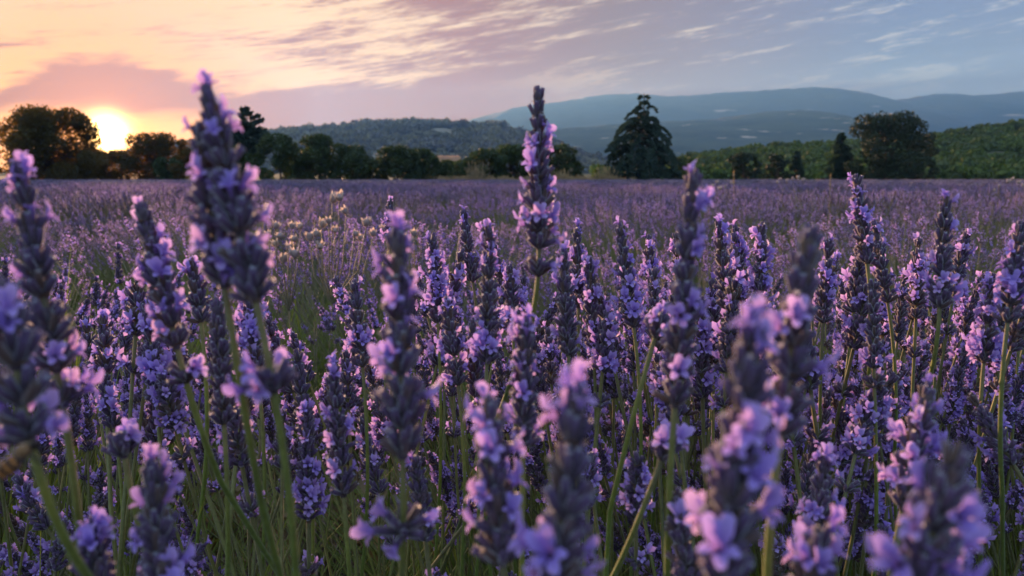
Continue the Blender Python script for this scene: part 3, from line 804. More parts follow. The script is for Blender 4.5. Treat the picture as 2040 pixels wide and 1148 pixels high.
def hero(tip, base, d, label, seed, db=None, sx=None, sd=0.03, fl=0.16, topfl=0.3, size=1.0, det=(), gapy=0.0, group=None):
    """a close stalk placed by the pixels of its tip and head base; det: pixel rows of whorls set apart further down the stem"""
    rng = np.random.default_rng(seed)
    Tp, B = at(*tip, d), at(*base, db or d)
    ax = Tp - B; L = np.linalg.norm(ax)
    if sx is None:
        sx = (base[0] + (base[0] - tip[0]) * 0.45, base[1] + 330)
    P = at(sx[0], sx[1], d + sd)
    C1 = B - ax / L * np.linalg.norm(P - B) * 0.45
    s = np.linspace(0, 1, 14)[:, None]
    curve = (1 - s) ** 2 * B + 2 * s * (1 - s) * C1 + s ** 2 * P
    dn = P - C1; dn /= np.linalg.norm(dn); dn[2] = min(dn[2], -0.5); dn[:2] += (rng.normal(size=2) * 0.05)
    k = (P[2] - 0.01) / -dn[2]
    ext = [P + dn * k * q for q in (0.33, 0.67, 1.0)]
    path = np.concatenate([curve, ext])[::-1]                     # from the ground up
    rootp = path[0].copy(); rootp[2] = 0.0
    root = empty('lavender_stalk', rootp); tag(root, label, 'lavender', group)
    top = B + ax * 0.96
    pts = np.concatenate([path, [B + ax * q for q in (0.35, 0.7)], [top]]) - rootp
    n = len(pts)
    obj('stem', mesh('stem', tube(pts, np.concatenate([np.linspace(0.00135, 0.0011, n - 3), [0.0011, 0.0009, 0.0005]]), 6), [M_STEM]), root)
    mh = axis_mat(B - rootp, ax, rng.uniform(0, 6))
    groups = [(mh, w) for w in head_whorls(rng, L, fl, size, topfl, gapy)]
    for row in det:                                               # whorls standing apart on the bare stem
        i = np.argmin([abs(574 - FPX * ((q - CAM) @ UPV) / ((q - CAM) @ FWD) - row) for q in curve[:-1]])
        groups.append((axis_mat(curve[i] - rootp, curve[max(i - 1, 0)] - curve[i + 1] if i else ax, rng.uniform(0, 6)), one_whorl(rng, 0, 12, 0.0068 * size, 1.1, 0.25)))
    for mh_, (C, F, Bm) in groups:
        core = tube([(0, 0, -0.001), (0, 0, 0.002), (0, 0, 0.0045)], [0.0016, 0.0022, 0.0012], 6, 0.2, 0.4); core.mat(1)
        z0 = C[0][:3, 3][2]
        core.v[:, 2] += z0
        wm = mesh('whorl', join([core, inst(BRACT, Bm)]), LAV)
        w = obj('whorl', wm, root, mh_)
        for m in C:
            obj('calyx', MESH_CAL[rng.integers(2)], w, m)
        for m in F:
            obj('floret', MESH_FLO[rng.integers(4)], w, m)
    HERO_PTS.append((tip, base, d))
    return root

def stalk_proto(seed, height=0.64, L=None, fl=0.2, det=False, bend=0.045):
    rng = np.random.default_rng(seed)
    L = L or rng.uniform(0.034, 0.070)
    s = np.linspace(0, 1, 9)
    hs = height - L
    pts = np.stack([bend * s ** 2 * rng.choice([-1, 1]), bend * 0.5 * np.sin(s * 2.5) * rng.normal(), s * hs], 1)
    ax = pts[-1] - pts[-2]; ax /= np.linalg.norm(ax)
    stem = tube(np.concatenate([pts, [pts[-1] + ax * L * .5], [pts[-1] + ax * L * .93]]), np.concatenate([np.linspace(0.0016, 0.0012, 9), [0.001, 0.0005]]), 4)
    mh = axis_mat(pts[-1], ax, rng.uniform(0, 6))
    wh = [(mh, w) for w in head_whorls(rng, L, fl, 1.0, 0.3)]
    if det:
        q = pts[-1] - ax * rng.uniform(0.018, 0.035)
        wh.append((axis_mat(q, ax), one_whorl(rng, 0, 11, 0.0064, 1.05, 0.25)))
    return stem, wh, rng

def proto_meshes(p):
    stem, wh, rng = p
    parts = [('stem', mesh('stem', T(stem.v, stem.f, stem.t), [M_STEM]), None)]
    for mh, (C, F, Bm) in wh:
        tp = inst(CAL_M, mh @ C)
        if len(tp.f):
            parts.append(('whorl', mesh('whorl', join([tp, inst(BRACT, mh @ Bm)]), LAV), None))
        for m in F:
            parts.append(('floret', MESH_FLOM[rng.integers(3)], mh @ m))
    return parts

def proto_joined(p, lod):
    stem, wh, rng = p
    cal, flo = (CAL_M, FLO_M[0]) if lod == 0 else (CAL_L, FLO_L)
    parts = [stem] if lod == 0 else [T(stem.v, stem.f, stem.t)]
    for mh, (C, F, Bm) in wh:
        parts.append(inst(cal, mh @ C))
        if F:
            parts.append(inst(flo, mh @ np.array(F)))
        if lod == 0:
            parts.append(inst(BRACT, mh @ Bm))
    return join(parts)

# ------------------------------------------------------------------ lavender: the close stalks
def front_stalks():
    H = hero
    H((1070, 176), (1074, 492), 0.335, 'tall slender lavender spike rising highest, with dark bare tip and a detached lower whorl', 1, sx=(1040, 700), fl=0.26, topfl=0.0, det=(548,))
    H((416, 188), (508, 592), 0.212, 'soft-focus lavender spike with a long drawn-out tip, a detached whorl on its green stem', 2, sx=(590, 1148), fl=0.14, topfl=0.25, det=(775,), gapy=-0.12)
    H((398, 245), (446, 560), 0.215, 'lavender spike pressed against the long drawn-out one beside it', 3, sx=(520, 1000), fl=0.3, topfl=0.3)
    H((38, 335), (112, 735), 0.235, 'leaning lavender spike with florets at its very tip and one detached whorl', 4, sx=(165, 1148), fl=0.22, topfl=0.8, det=(790,))
    H((4, 560), (44, 800), 0.185, 'broad lavender spike directly above the bee', 5, sx=(175, 1148), fl=0.3, topfl=0.4, det=(872,), size=1.05)
    H((282, 412), (352, 690), 0.29, 'lavender spike leaning over the row gap with florets open on both sides', 6, sx=(440, 960), fl=0.3, topfl=0.2, det=(765,))
    H((430, 600), (446, 842), 0.34, 'dark dense lavender spike with few open florets beside the row gap', 7, fl=0.13)
    H((792, 462), (802, 900), 0.225, 'upright thick lavender spike with a pink floret tip and one whorl far below', 8, sx=(800, 1148), fl=0.16, topfl=0.7, det=(1055,), size=1.05)
    H((1045, 636), (1042, 890), 0.30, 'lavender spike with a bright floret crowning its tip, between two blurred spikes', 9, fl=0.22, topfl=0.8)
    H((972, 800), (1000, 1120), 0.21, 'short blurred lavender spike with rosy tip beside the thicker one', 10, fl=0.24, topfl=0.6)
    H((1152, 775), (1108, 1160), 0.168, 'very thick blurred lavender spike with large pink floret on top', 11, sx=(1100, 1500), fl=0.22, topfl=0.9)
    H((1382, 344), (1345, 805), 0.262, 'long lavender spike with grey downy calyces and wide open pink florets', 12, sx=(1330, 1148), fl=0.22, topfl=0.25, size=1.0)
    H((1318, 626), (1306, 668), 0.34, 'single lavender whorl on a bare slanting stem', 13, sx=(1215, 1020), fl=0.3)
    H((1612, 458), (1556, 860), 0.20, 'blurred lavender spike with bare grey bud tip', 14, sx=(1530, 1400), fl=0.12, topfl=0.0)
    H((1518, 645), (1436, 1165), 0.158, 'largest blurred lavender spike, leaning, with bunches of violet florets', 15, sx=(1400, 1600), fl=0.24, topfl=0.6)
    H((1336, 864), (1318, 915), 0.30, 'short lavender head of a few pale florets on a slanting stem', 16, sx=(1222, 1148), fl=0.6, topfl=0.7)
    H((1704, 352), (1727, 522), 0.47, 'slim lavender spike rising above its neighbours with a lone curled floret at its tip', 17, sx=(1724, 800), fl=0.24, topfl=0.4)
    H((1880, 396), (1872, 610), 0.42, 'slim lavender spike topped by one pale round floret', 18, sx=(1850, 760), fl=0.2, topfl=0.6)
    H((1852, 775), (1800, 1010), 0.285, 'bushy lavender spike crowded with violet florets at the top', 19, sx=(1760, 1300), fl=0.3, topfl=0.8)
    H((1915, 885), (1820, 1180), 0.160, 'thick blurred lavender spike with downy grey bare tip', 20, sx=(1780, 1500), fl=0.26, topfl=0.0)
    H((1640, 918), (1628, 1085), 0.33, 'small lavender spike with violet crown in front of green stems', 21, fl=0.24, topfl=0.7)
    H((1625, 1060), (1610, 1230), 0.19, 'blurred pink lavender tip low among the stems', 22, fl=0.3, topfl=0.9)
    H((296, 930), (325, 1190), 0.225, 'blurred lavender spike with one round violet floret on top, among bare stems', 23, fl=0.18, topfl=0.6)
    H((182, 1040), (190, 1200), 0.235, 'low blurred lavender spike with two violet florets on top', 24, fl=0.2, topfl=0.9)
    H((662, 722), (684, 985), 0.37, 'dark lavender spike with pale florets standing over the stony gap', 25, sx=(700, 1200), fl=0.18)
    H((1350, 985), (1370, 1160), 0.27, 'brownish faded lavender spike with hardly any florets', 27, fl=0.04, topfl=0.0)
    H((240, 872), (246, 905), 0.30, 'single lavender whorl on a stem bending over', 28, sx=(300, 1130), fl=0.4)
    mids = [((1430, 440), (1452, 640), .50), ((1466, 452), (1478, 600), .55), ((1520, 446), (1512, 610), .50), ((920, 420), (942, 560), .56), ((976, 455), (970, 720), .40),
            ((862, 470), (872, 640), .52), ((1150, 452), (1152, 610), .52), ((1235, 450), (1262, 650), .48), ((776, 400), (778, 480), .75), ((1016, 528), (1022, 660), .50),
            ((890, 596), (912, 765), .44), ((706, 562), (722, 730), .46), ((1122, 502), (1132, 705), .44), ((1172, 512), (1182, 690), .50), ((2034, 446), (2008, 640), .40),
            ((1742, 444), (1768, 600), .52), ((294, 602), (312, 800), .46), ((498, 600), (516, 770), .44), ((206, 746), (226, 850), .50), ((1650, 482), (1640, 640), .52),
            ((1975, 560), (1960, 720), .46), ((590, 700), (610, 860), .46), ((940, 640), (948, 790), .46), ((1290, 470), (1300, 590), .60), ((385, 520), (400, 640), .42), ((1735, 560), (1742, 770), .46)]
    for k, (a, b, d) in enumerate(mids):
        near = min(LANDMARKS, key=lambda q: abs(q[0] - a[0]))[1]
        fl = (0.14, 0.26, 0.36)[k % 3]
        lean = 'leaning' if abs(a[0] - b[0]) > 16 else 'upright'
        H(a, b, d, '%s sharp lavender spike with %s open florets beside %s' % (lean, ('few', 'some', 'many')[k % 3], near), 40 + k, fl=fl, topfl=0.45, group='clear-standing lavender spikes')
front_stalks()

# ------------------------------------------------------------------ lavender: the near rows
ROW_LEAN = np.array((-0.10, 0.02))

def bush_roots(rng, K, Rb, spread, hmin, hmax):
    """roots, azimuth and tilt of the stalks of one bush"""
    r = np.sqrt(rng.uniform(0, 1, K)); ph = rng.uniform(0, 2 * np.pi, K)
    pos = np.stack([np.cos(ph) * r * Rb, np.sin(ph) * r * Rb, np.full(K, 0.0)], 1)
    lean = np.stack([np.cos(ph), np.sin(ph)], 1) * (r * spread)[:, None] + rng.normal(size=(K, 2)) * 0.14 + ROW_LEAN
    tilt = np.linalg.norm(lean, axis=1); az = np.arctan2(lean[:, 1], lean[:, 0])
    sc = rng.uniform(hmin, hmax, K) * (1 - 0.10 * r * rng.uniform(0, 1, K))
    return pos, az, tilt, sc

def project(P):
    q = P - CAM; d = q @ FWD
    return 1020 + FPX * q[:, 0] / d, 574 - FPX * (q @ UPV) / d, d

def near_rows():
    rng = np.random.default_rng(12)
    protos = []
    for k in range(24):
        fl, det = [0.17, 0.42][k % 2], (k // 2) % 2 == 1
        protos.append((stalk_proto(500 + k, 0.64, None, fl, det), fl > 0.2, det))
    pm = [proto_meshes(p[0]) for p in protos]
    joined = [('stalk', mesh('stalk', proto_joined(p[0], 0), LAV)) for p in protos]
    centres = [(-1.55, .62), (-1.0, .70), (-0.52, .56), (0.10, .62), (0.42, .88), (0.62, .58), (1.05, .66), (1.5, .72), (1.95, .8), (-2.0, .8), (0.95, 1.05), (1.45, 1.15), (-0.85, 1.1), (-1.4, 1.15), (0.12, 1.12), (1.9, 1.25)]
    P, A, TI, S = [], [], [], []
    for c in centres:
        p, a, ti, s = bush_roots(rng, 340, 0.24, 0.60, 0.80, 1.10)
        p[:, :2] += c
        P.append(p); A.append(a); TI.append(ti); S.append(s)
    P, A, TI, S = map(np.concatenate, (P, A, TI, S))
    tip = P + np.stack([np.cos(A) * np.sin(TI), np.sin(A) * np.sin(TI), np.cos(TI)], 1) * (0.61 * S)[:, None]
    px, py, d = project(tip)
    ok = (d > 0.40) & (tip[:, 1] > 0.36) & (py > np.interp(d, [0.3, 0.5, 0.8, 1.5], [560, 490, 450, 420]) + rng.normal(size=len(d)) * 25)
    # the gap towards the stones stays open
    ok &= ~((px > 560) & (px < 720) & (py > 640) & (d > 0.8)) & ~((px > 1385) & (px < 1425) & (py < 700))
    ok &= ~((px > 400) & (px < 980) & (py > 830) & (rng.uniform(size=len(px)) < 0.7))
    P, A, TI, S, px, py, d = P[ok], A[ok], TI[ok], S[ok], px[ok], py[ok], d[ok]
    vis = (px > -20) & (px < 2060) & (py < 1160)
    order = np.argsort(np.where(vis, d, d + 100))
    idx = rng.integers(0, len(protos), len(P)); roll = rng.uniform(0, 6.28, len(P))
    M = mats(P, A, TI, roll, S)
    def stand(k, m):
        fl, det = protos[k][1:]
        tipx = project((m @ np.array((0, 0, 0.62, 1)))[None, :3])[0][0]
        lab = '%s lavender stalk with %s florets %s beside %s' % ('leaning' if m[2, 2] / np.linalg.norm(m[:3, 2]) < 0.975 else 'upright', 'many' if fl else 'few',
              'and a lower whorl' if det else 'in close whorls', min(LANDMARKS, key=lambda q: abs(q[0] - tipx))[1])
        root = empty('lavender_stalk'); root.matrix_local = Matrix(m.tolist())
        tag(root, lab, 'lavender', 'near stalks, ' + ('many' if fl else 'few') + ' florets' + (', lower whorl' if det else ''))
        for nm, me, q in pm[k]:
            obj(nm, me, root, q)
    n_front = 0
    while n_front < 150:                                          # the front of the bushes, where heads crowd closest
        d0 = rng.uniform(0.42, 0.85)
        x0, y0 = rng.uniform(-20, 2060), rng.uniform(470, 900)
        if x0 < 700 and y0 < 560 or (560 < x0 < 720 and y0 > 700) or (1385 < x0 < 1425):
            continue
        tp = at(x0, y0, d0)
        lean = rng.normal(size=2) * 0.13 + ROW_LEAN * 0.6
        ti = float(np.linalg.norm(lean)); az = math.atan2(lean[1], lean[0])
        sc = tp[2] / (0.63 * math.cos(ti))
        if not 0.72 < sc < 1.2:
            continue
        rt = (tp[0] - math.cos(az) * math.tan(ti) * tp[2], tp[1] - math.sin(az) * math.tan(ti) * tp[2], 0.0)
        stand(int(rng.integers(len(protos))), mats([rt], az, ti, rng.uniform(0, 6.28), sc)[0])
        n_front += 1
    for q in order[:95]:
        stand(idx[q], M[q])
    rest = order[95:]
    eul = np.array([Matrix(M[q].tolist()).to_euler()[:] for q in rest])
    o = gn_scatter('lavender_bushes', joined, P[rest], eul, S[rest], idx[rest])
    tag(o, 'mass of lavender stalks filling the near bushes', 'lavender', kind='stuff')
    # narrow leaves and green blades at the foot of the bushes
    blades = []
    for k in range(4):
        r2 = np.random.default_rng(700 + k); n = 850
        ph = r2.uniform(0, 6.28, n); r = np.sqrt(r2.uniform(0, 1, n)) * 0.27
        L = r2.uniform(0.16, 0.54, n)
        BL = T([(0, -.5, 0), (0, .5, 0), (0.06, -.42, .5), (0.06, .42, .5), (.2, 0, 1)], [(0, 1, 3), (0, 3, 2), (2, 3, 4)], [0, 0, .5, .5, 1], 3)
        pos = np.stack([np.cos(ph) * r, np.sin(ph) * r, r2.uniform(0, 0.10, n)], 1)
        blades.append(('tuft', mesh('tuft', inst(BL, mats(pos, ph + r2.normal(size=n) * .8, r / .27 * .55 + r2.normal(size=n) * .16, 0.0, np.stack([L, np.full(n, .0036), L], 1))), LAV)))
    c = np.array(centres); n = len(c)
    o = gn_scatter('lavender_foliage', blades, np.stack([c[:, 0], c[:, 1], np.zeros(n)], 1), np.stack([np.zeros(n), np.zeros(n), rng.uniform(0, 6, n)], 1), rng.uniform(.9, 1.15, n), np.arange(n) % 4)
    tag(o, 'narrow green leaves at the foot of the near lavender bushes', 'foliage', kind='stuff')
near_rows()

# ------------------------------------------------------------------ lavender: the field
def field():
    rng = np.random.default_rng(77)
    pr = [stalk_proto(600 + k, 0.64, None, 0.34, k % 3 == 0) for k in range(5)]
    tA = []
    for p in pr:                                                  # light stalks for bushes two metres off and more
        stem, wh, r2 = p
        keep = [(mh, (C[::2], F[:4], Bm)) for mh, (C, F, Bm) in wh]
        parts = [tube([(stem.v[:4].mean(0)), stem.v[16:20].mean(0), stem.v[32:36].mean(0)], [.0018, .0016, .0012], 3)]
        for mh, (C, F, Bm) in keep:
            big = np.eye(4); big[0, 0] = big[1, 1] = 1.7
            parts.append(inst(CAL_L, mh @ C @ big))
            if F:
                parts.append(inst(FLO_L, mh @ np.array(F)))
        tA.append(join(parts))
    hv, hm = [], []
    ring = [(0.000, .6), (.008, .004), (.03, .0065), (.05, .005), (.062, 0)]
    lumps = []
    for k in range(5):
        z = 0.58 + k * 0.0125; r = 0.0072 - 0.0007 * k
        lumps.append(T([(r, 0, z), (-r * .5, r * .87, z + .001), (-r * .5, -r * .87, z - .001), (0, 0, z - .009), (0, 0, z + .010)], [(3, 1, 0), (3, 2, 1), (3, 0, 2), (0, 1, 4), (1, 2, 4), (2, 0, 4)], [.5, .5, .5, 0, 1], 1))
    r3 = np.random.default_rng(9)
    flq = [inst(FLO_L, mats([(0, 0, .585 + .011 * k)], r3.uniform(0, 6), 0.9, 0, 0.0088) @ mats([(0, 0, .55)])[0]) for k in range(6)]
    tB = join([tube([(0, 0, 0), (0, 0, .575)], [.0022, .0018], 3, cap=False)] + lumps + flq)
    tC = join([T([(.0045, 0, 0), (-.0045, 0, 0), (0, 0, .58)], [(0, 1, 2)], [0, 0, 1], 0),
               T([(.011, 0, .60), (-.0055, .0095, .60), (-.0055, -.0095, .60), (0, 0, .565), (0, 0, .655)], [(3, 1, 0), (3, 2, 1), (3, 0, 2), (0, 1, 4), (1, 2, 4), (2, 0, 4)], [.5, .5, .5, 0.2, 1], 1),
               inst(FLO_L, mats([(.004, 0, .59), (-.004, .003, .61), (0, -.004, .635)], [0.3, 2.4, 4.5], 0.8, 0, 0.0115))])
    BL = T([(0, -.5, 0), (0, .5, 0), (0.06, -.42, .5), (0.06, .42, .5), (.25, 0, 1)], [(0, 1, 3), (0, 3, 2), (2, 3, 4)], [0, 0, .5, .5, 1], 3)
    def bush(seed, lod, green=False):
        r = np.random.default_rng(seed)
        K = 130 if green else [430, 270, 160][lod]
        p, a, ti, s = bush_roots(r, K, 0.26, 0.62, 0.88, 1.08)
        M = mats(p, a, ti, r.uniform(0, 6.28, K), s)
        if lod == 0:
            ch = r.integers(0, 5, K); parts = [inst(tA[q], M[ch == q]) for q in range(5)]
        else:
            parts = [inst([None, tB, tC][lod], M)]
        n = 900 if green else [260, 150, 50][lod]
        ph = r.uniform(0, 6.28, n); rr = np.sqrt(r.uniform(0, 1, n)) * 0.3; L = r.uniform(.16, .46, n) if green else r.uniform(.10, .28, n)
        parts.append(inst(BL, mats(np.stack([np.cos(ph) * rr, np.sin(ph) * rr, r.uniform(0, .12, n)], 1), ph + r.normal(size=n), rr / .3 * .7 + r.normal(size=n) * .2, 0.0, np.stack([L, np.full(n, [.005, .008, .014][lod]), L], 1))))
        return ('bush', mesh('bush', join(parts), LAV))
    yaw = R(5)
    P, SZ, LOD = [], [], []
    y = 2.25; row = 0
    while y < 60.5:
        half = 0.78 * y + 4
        xs = np.arange(-half, half, 0.70 if y < 25 else 0.70)
        xs = xs + rng.normal(size=len(xs)) * 0.09
        yy = y + xs * math.tan(yaw) + rng.normal(size=len(xs)) * 0.08
        for a, b in zip(xs, yy):
            if b < 1.95 or b > 61 or (rng.uniform() < 0.03):
                continue
            d = math.hypot(a, b)
            P.append((a, b, 0)); SZ.append(rng.uniform(0.84, 1.12)); LOD.append(0 if d < 6 else 1 if d < 22 else 2)
        y += 1.75 if y < 12 else 1.5 if y < 25 else 1.3
        row += 1
    P, SZ, LOD = np.array(P), np.array(SZ), np.array(LOD)
    src = [bush(900 + k, 0) for k in range(4)] + [bush(910 + k, 1) for k in range(4)] + [bush(920 + k, 2) for k in range(4)] + [bush(930, 0, True)]
    idx = LOD * 4 + rng.integers(0, 4, len(P))
    idx[(P[:, 0] > -1.75) & (P[:, 0] < -0.75) & (P[:, 1] < 3.3)] = 12      # thinner, greener bushes
    idx[(P[:, 0] > 0.5) & (P[:, 0] < 1.2) & (P[:, 1] < 2.9)] = 12
    # rotate only a little so that the whole field keeps leaning the same way
    o = gn_scatter('lavender_field', src, P, np.stack([np.zeros(len(P)), np.zeros(len(P)), rng.normal(size=len(P)) * 0.5], 1), SZ, idx)
    tag(o, 'lavender rows stretching to the far edge of the field', 'lavender', kind='stuff')
field()

# ------------------------------------------------------------------ papery wildflowers
def flower_head(seed, r=0.0125):
    rng = np.random.default_rng(seed); parts = [ellipsoid((0, 0, 0.4), (0.42, 0.42, 0.55), 8, 6)]
    pet = T([(0, -.13, 0), (0, .13, 0), (.10, .22, .5), (.10, -.22, .5), (.34, 0, 1.0), (.16, 0, .5)], [(0, 1, 5), (1, 2, 5), (2, 4, 5), (4, 3, 5), (3, 0, 5)], [0, 0, .6, .6, 1, .7])
    n = 16
    ph = np.arange(n) * 2.4 + rng.normal(size=n) * .2
    parts.append(inst(pet, mats(np.stack([np.cos(ph) * .38, np.sin(ph) * .38, rng.uniform(-.1, .3, n)], 1), ph, rng.uniform(-.35, .25, n), 0, rng.uniform(.8, 1.2, n))))
    tp = join(parts); tp.v *= r
    return tp
HEADS = [mesh('flower_head', flower_head(s), [M_CREAM]) for s in range(4)]

def wildflower(label, Y, heads, foot, seed, group=None, size=1.0):
    rng = np.random.default_rng(seed)
    pts = [at_y(x, y, Y + rng.normal() * 0.05 * Y / 1.4) for x, y in heads]
    fx = at_y(foot, 560, Y)[0]
    root = empty('wildflower', (fx, Y, 0)); tag(root, label, 'wildflower', group)
    o0 = np.array((fx, Y, 0.0)); stems = []
    forks = []
    for k in range(max(2, len(pts) // 3)):
        c = pts[rng.integers(len(pts))]
        f = o0 * 0.25 + c * 0.75; f[2] = c[2] * rng.uniform(.62, .82); forks.append(f)
        b0 = o0 * .55 + f * .45; b0[2] = 0
        stems.append(tube(np.array([b0, b0 * .7 + f * .3 + (0, 0, f[2] * .3), f]) - o0, [.0015, .0012, .001], 5, 0, .6))
    for p in pts:
        f = min(forks, key=lambda q: np.linalg.norm(q - p))
        mid = (f + p) / 2 + np.array(((p - f)[0] * .25, 0, -.01))
        stems.append(tube(np.array([f, mid, p]) - o0, [.0013, .0011, .0009], 5, .5, 1))
    obj('stem', mesh('stem', join(stems), [M_WEED]), root)
    for p in pts:
        m = mats([p - o0], rng.uniform(0, 6), rng.uniform(0, .7), 0, size * rng.uniform(.75, 1.25))[0]
        obj('flower_head', HEADS[rng.integers(4)], root, m)

wildflower('branching wildflower with papery cream heads between the lavender rows', 1.4,
           [(548, 455), (552, 490), (575, 498), (587, 512), (600, 455), (617, 478), (637, 495), (640, 452), (655, 445), (668, 462), (690, 425), (662, 402), (676, 398), (730, 450), (706, 470), (718, 478), (582, 455), (628, 470), (560, 475), (590, 480), (566, 522), (540, 512), (535, 470), (745, 470)], 600, 1)
wildflower('wildflower with papery cream heads half hidden behind the upright thick lavender spike', 1.55, [(800, 478), (816, 486), (770, 462), (825, 470)], 800, 2)
wildflower('small white-headed wildflower standing above the lavender in front of the green slope', 5.5, [(1420, 372), (1436, 378), (1446, 374), (1388, 372), (1458, 367), (1428, 366)], 1430, 3, size=1.5)
wildflower('wildflower with a loose bunch of white heads in front of the dark bushes', 5.8, [(1556, 359), (1567, 362), (1578, 357), (1590, 356), (1600, 360), (1548, 365)], 1580, 4, size=1.5)
wildflower('white-headed wildflower near the scrubby end of the field', 4.8, [(1990, 372), (2006, 364), (2018, 360), (2030, 366), (2038, 372), (1980, 380)], 2012, 5, size=1.3)

def grass_stem(x, y0, Y, label, seed):
    rng = np.random.default_rng(seed); p = at_y(x, y0, Y); b = np.array((p[0] + rng.normal() * .05, Y, 0.0)); h = p[2]
    root = empty('grass_stem', b); tag(root, label, 'grass')
    pts = np.array([(0, 0, 0), ((p[0] - b[0]) * .2, 0, h * .5), (p[0] - b[0], 0, h)])
    obj('stem', mesh('stem', tube(pts, [.003, .0024, .0012], 5), [M_DRY]), root)
    sp = [inst(LEAF2, mats([pts[2] * (1 - .018 * q) + (pts[1] * 0)], q * 2.2, 1.0, 0, .018)) for q in range(8)]
    obj('ear', mesh('ear', join(sp), [M_DRY]), root)
grass_stem(1462, 338, 4.6, 'thin pale grass stem standing above the lavender before the slope', 1)
grass_stem(1655, 345, 5.2, 'thin grass stem standing before the conical fir', 2)

# ------------------------------------------------------------------ bee
def bee():
    m, t, out = material('bee_bands')
    f = t.math('FRACT', t.math('MULTIPLY', attr_t(t), 4.2))
    base = t.mix(t.smooth(f, 0.45, 0.6), (0.42, 0.17, 0.035), (0.018, 0.012, 0.01))
    b = princ(t, base, 0.5, 0.5); t.l.new(b.outputs[0], out.inputs['Surface'])
    fur = leafy('bee_fur', (0.20, 0.11, 0.045), (0.30, 0.17, 0.07), (1.3, 1.1, .8), .2, .9, .8, 900.0)
    dark = leafy('bee_dark', (0.015, 0.011, 0.01), (0.03, 0.02, 0.015), (1, 1, 1), 0, .35)
    wing = leafy('bee_wing', (0.42, 0.36, 0.28), (0.55, 0.48, 0.38), (1, 1, 1), .75, .3)
    root = empty('honey_bee', at(44, 905, 0.172))
    tag(root, 'honey bee with banded abdomen clinging under a lavender whorl', 'bee')
    Mx = (Matrix.Rotation(R(25), 4, 'Z') @ Matrix.Rotation(R(-38), 4, 'Y'))
    k = 0.001
    def part(n, tp, mt, par=root):
        tp.v *= k
        v = np.array([Mx @ Vector(p) for p in tp.v]); tp.v = v
        return obj(n, mesh(n, tp, [mt]), par)
    ab = ellipsoid((0, 0, 0), (2.0, 2.0, 3.7), 14, 12); ab.v = ab.v[:, [2, 1, 0]] * (1, 1, -1) + (-4.0, 0, -0.4)
    part('abdomen', ab, m)
    part('thorax', ellipsoid((0.6, 0, 0.3), (2.1, 1.9, 1.8), 12, 9), fur)
    part('head', ellipsoid((3.2, 0, -0.2), (1.0, 1.45, 1.35), 10, 8), dark)
    for s in (-1, 1):
        part('eye', ellipsoid((3.4, s * 1.15, 0.1), (.55, .4, .9), 8, 6), dark)
        part('antenna', tube([(4.0, s * .5, .3), (5.0, s * .9, 1.0), (6.2, s * 1.3, .4)], .11, 5), dark)
        w = T([(0.8, s * 1.0, 1.7), (-1.5, s * 2.2, 2.1), (-5.2, s * 3.6, 1.9), (-7.2, s * 3.3, 1.6), (-6.6, s * 1.9, 1.7), (-3.2, s * .9, 1.8)], [(0, 1, 5), (1, 2, 5), (2, 4, 5), (2, 3, 4)])
        part('wing', w, wing)
        for q, x in enumerate((1.8, .5, -.8)):
            part('leg', tube([(x, s * 1.3, -.9), (x + .3 - q * .5, s * 2.9, -.9), (x + .2 - q * .9, s * 3.3, -3.0), (x + .4 - q, s * 3.6, -4.4)], [.3, .27, .22, .1], 5), dark)
bee()

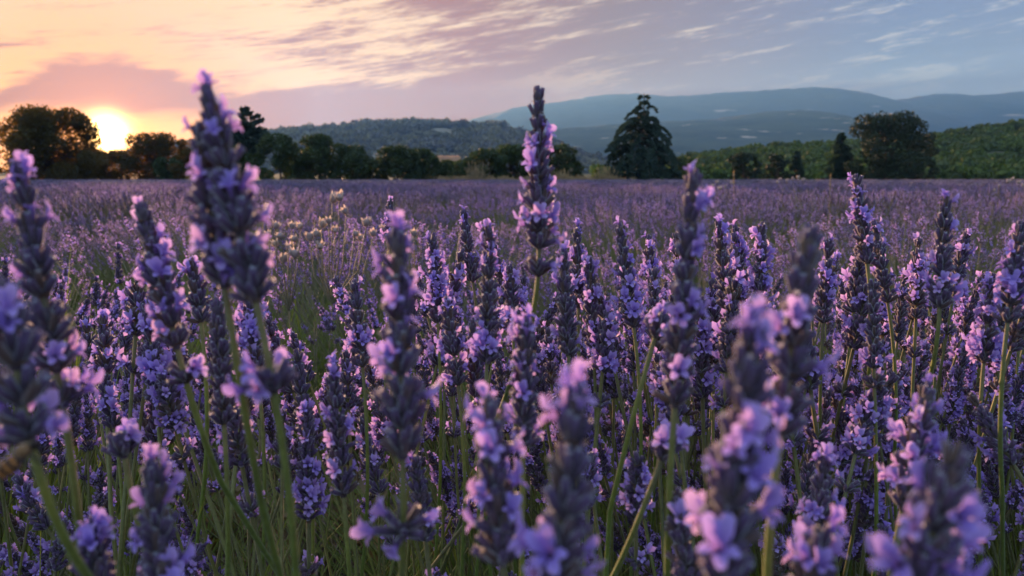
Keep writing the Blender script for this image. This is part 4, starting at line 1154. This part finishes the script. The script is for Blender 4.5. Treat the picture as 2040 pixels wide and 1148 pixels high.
# ------------------------------------------------------------------ stones
def stones():
    rng = np.random.default_rng(3)
    ms = []
    for k in range(6):
        e = ellipsoid((0, 0, 0), (1, .8, .55), 8, 6)
        e.v *= (1 + (rng.normal(size=len(e.v)) * .14)[:, None])
        ms.append(mesh('stone', e, [M_STONE], False))
    def place(n, x0, x1, y0, y1):
        x = rng.uniform(x0, x1, n); y = rng.uniform(y0, y1, n)
        return x, y, ground_z(x, y)
    x, y, z = place(80, -0.75, -0.2, 1.35, 2.1)
    for a, b, c in zip(x, y, z):
        s = rng.uniform(.008, .022)
        o = obj('stone', ms[rng.integers(6)], None, mats([(a, b, c + s * .25)], rng.uniform(0, 6), rng.normal() * .2, 0, s)[0])
        tag(o, 'pale rounded stone lying on the bare soil of the row gap', 'stone', 'stones in the row gap')
    x, y, z = place(9000, -4, 4, 0.2, 5)
    n = len(x)
    o = gn_scatter('gravel', [('stone', q) for q in ms], np.stack([x, y, z], 1), np.stack([rng.normal(size=n) * .3, rng.normal(size=n) * .3, rng.uniform(0, 6, n)], 1), rng.uniform(.003, .012, n), rng.integers(0, 6, n))
    tag(o, 'fine gravel strewn over the soil between the rows', 'gravel', kind='stuff')
    n = 900
    x = rng.uniform(-5, 5, n); y = rng.choice([1.55, 3.1, 4.6], n) + rng.normal(size=n) * .16
    o = gn_scatter('straw', [('straw', mesh('straw', grass_clump(90 + q, 6, .28, .05), [M_DRY])) for q in range(3)], np.stack([x, y, ground_z(x, y)], 1),
                   np.stack([rng.normal(size=n) * .6, rng.normal(size=n) * .6, rng.uniform(0, 6, n)], 1), rng.uniform(.2, .8, n), rng.integers(0, 3, n))
    tag(o, 'wisps of dry grass between the lavender rows', 'grass', kind='stuff')
stones()

# ------------------------------------------------------------------ haze in the valley air
def haze():
    m = bpy.data.materials.new('haze_air'); m.use_nodes = True; m.node_tree.nodes.clear()
    t = NT(m.node_tree); out = t.node('ShaderNodeOutputMaterial')
    v = t.node('ShaderNodeVolumePrincipled')
    v.inputs['Color'].default_value = (0.16, 0.43, 0.95, 1)
    v.inputs['Absorption Color'].default_value = (1, 1, 1, 1)
    v.inputs['Density'].default_value = 1.9e-4
    v.inputs['Anisotropy'].default_value = 0.1
    t.l.new(v.outputs[0], out.inputs['Volume'])
    tp = box(-1520, 5300, -1200, 6000, -8, 690)
    o = obj('haze', mesh('haze', tp, [m], False))
    tag(o, 'bluish evening haze lying over the valley', 'haze', kind='stuff')
haze()
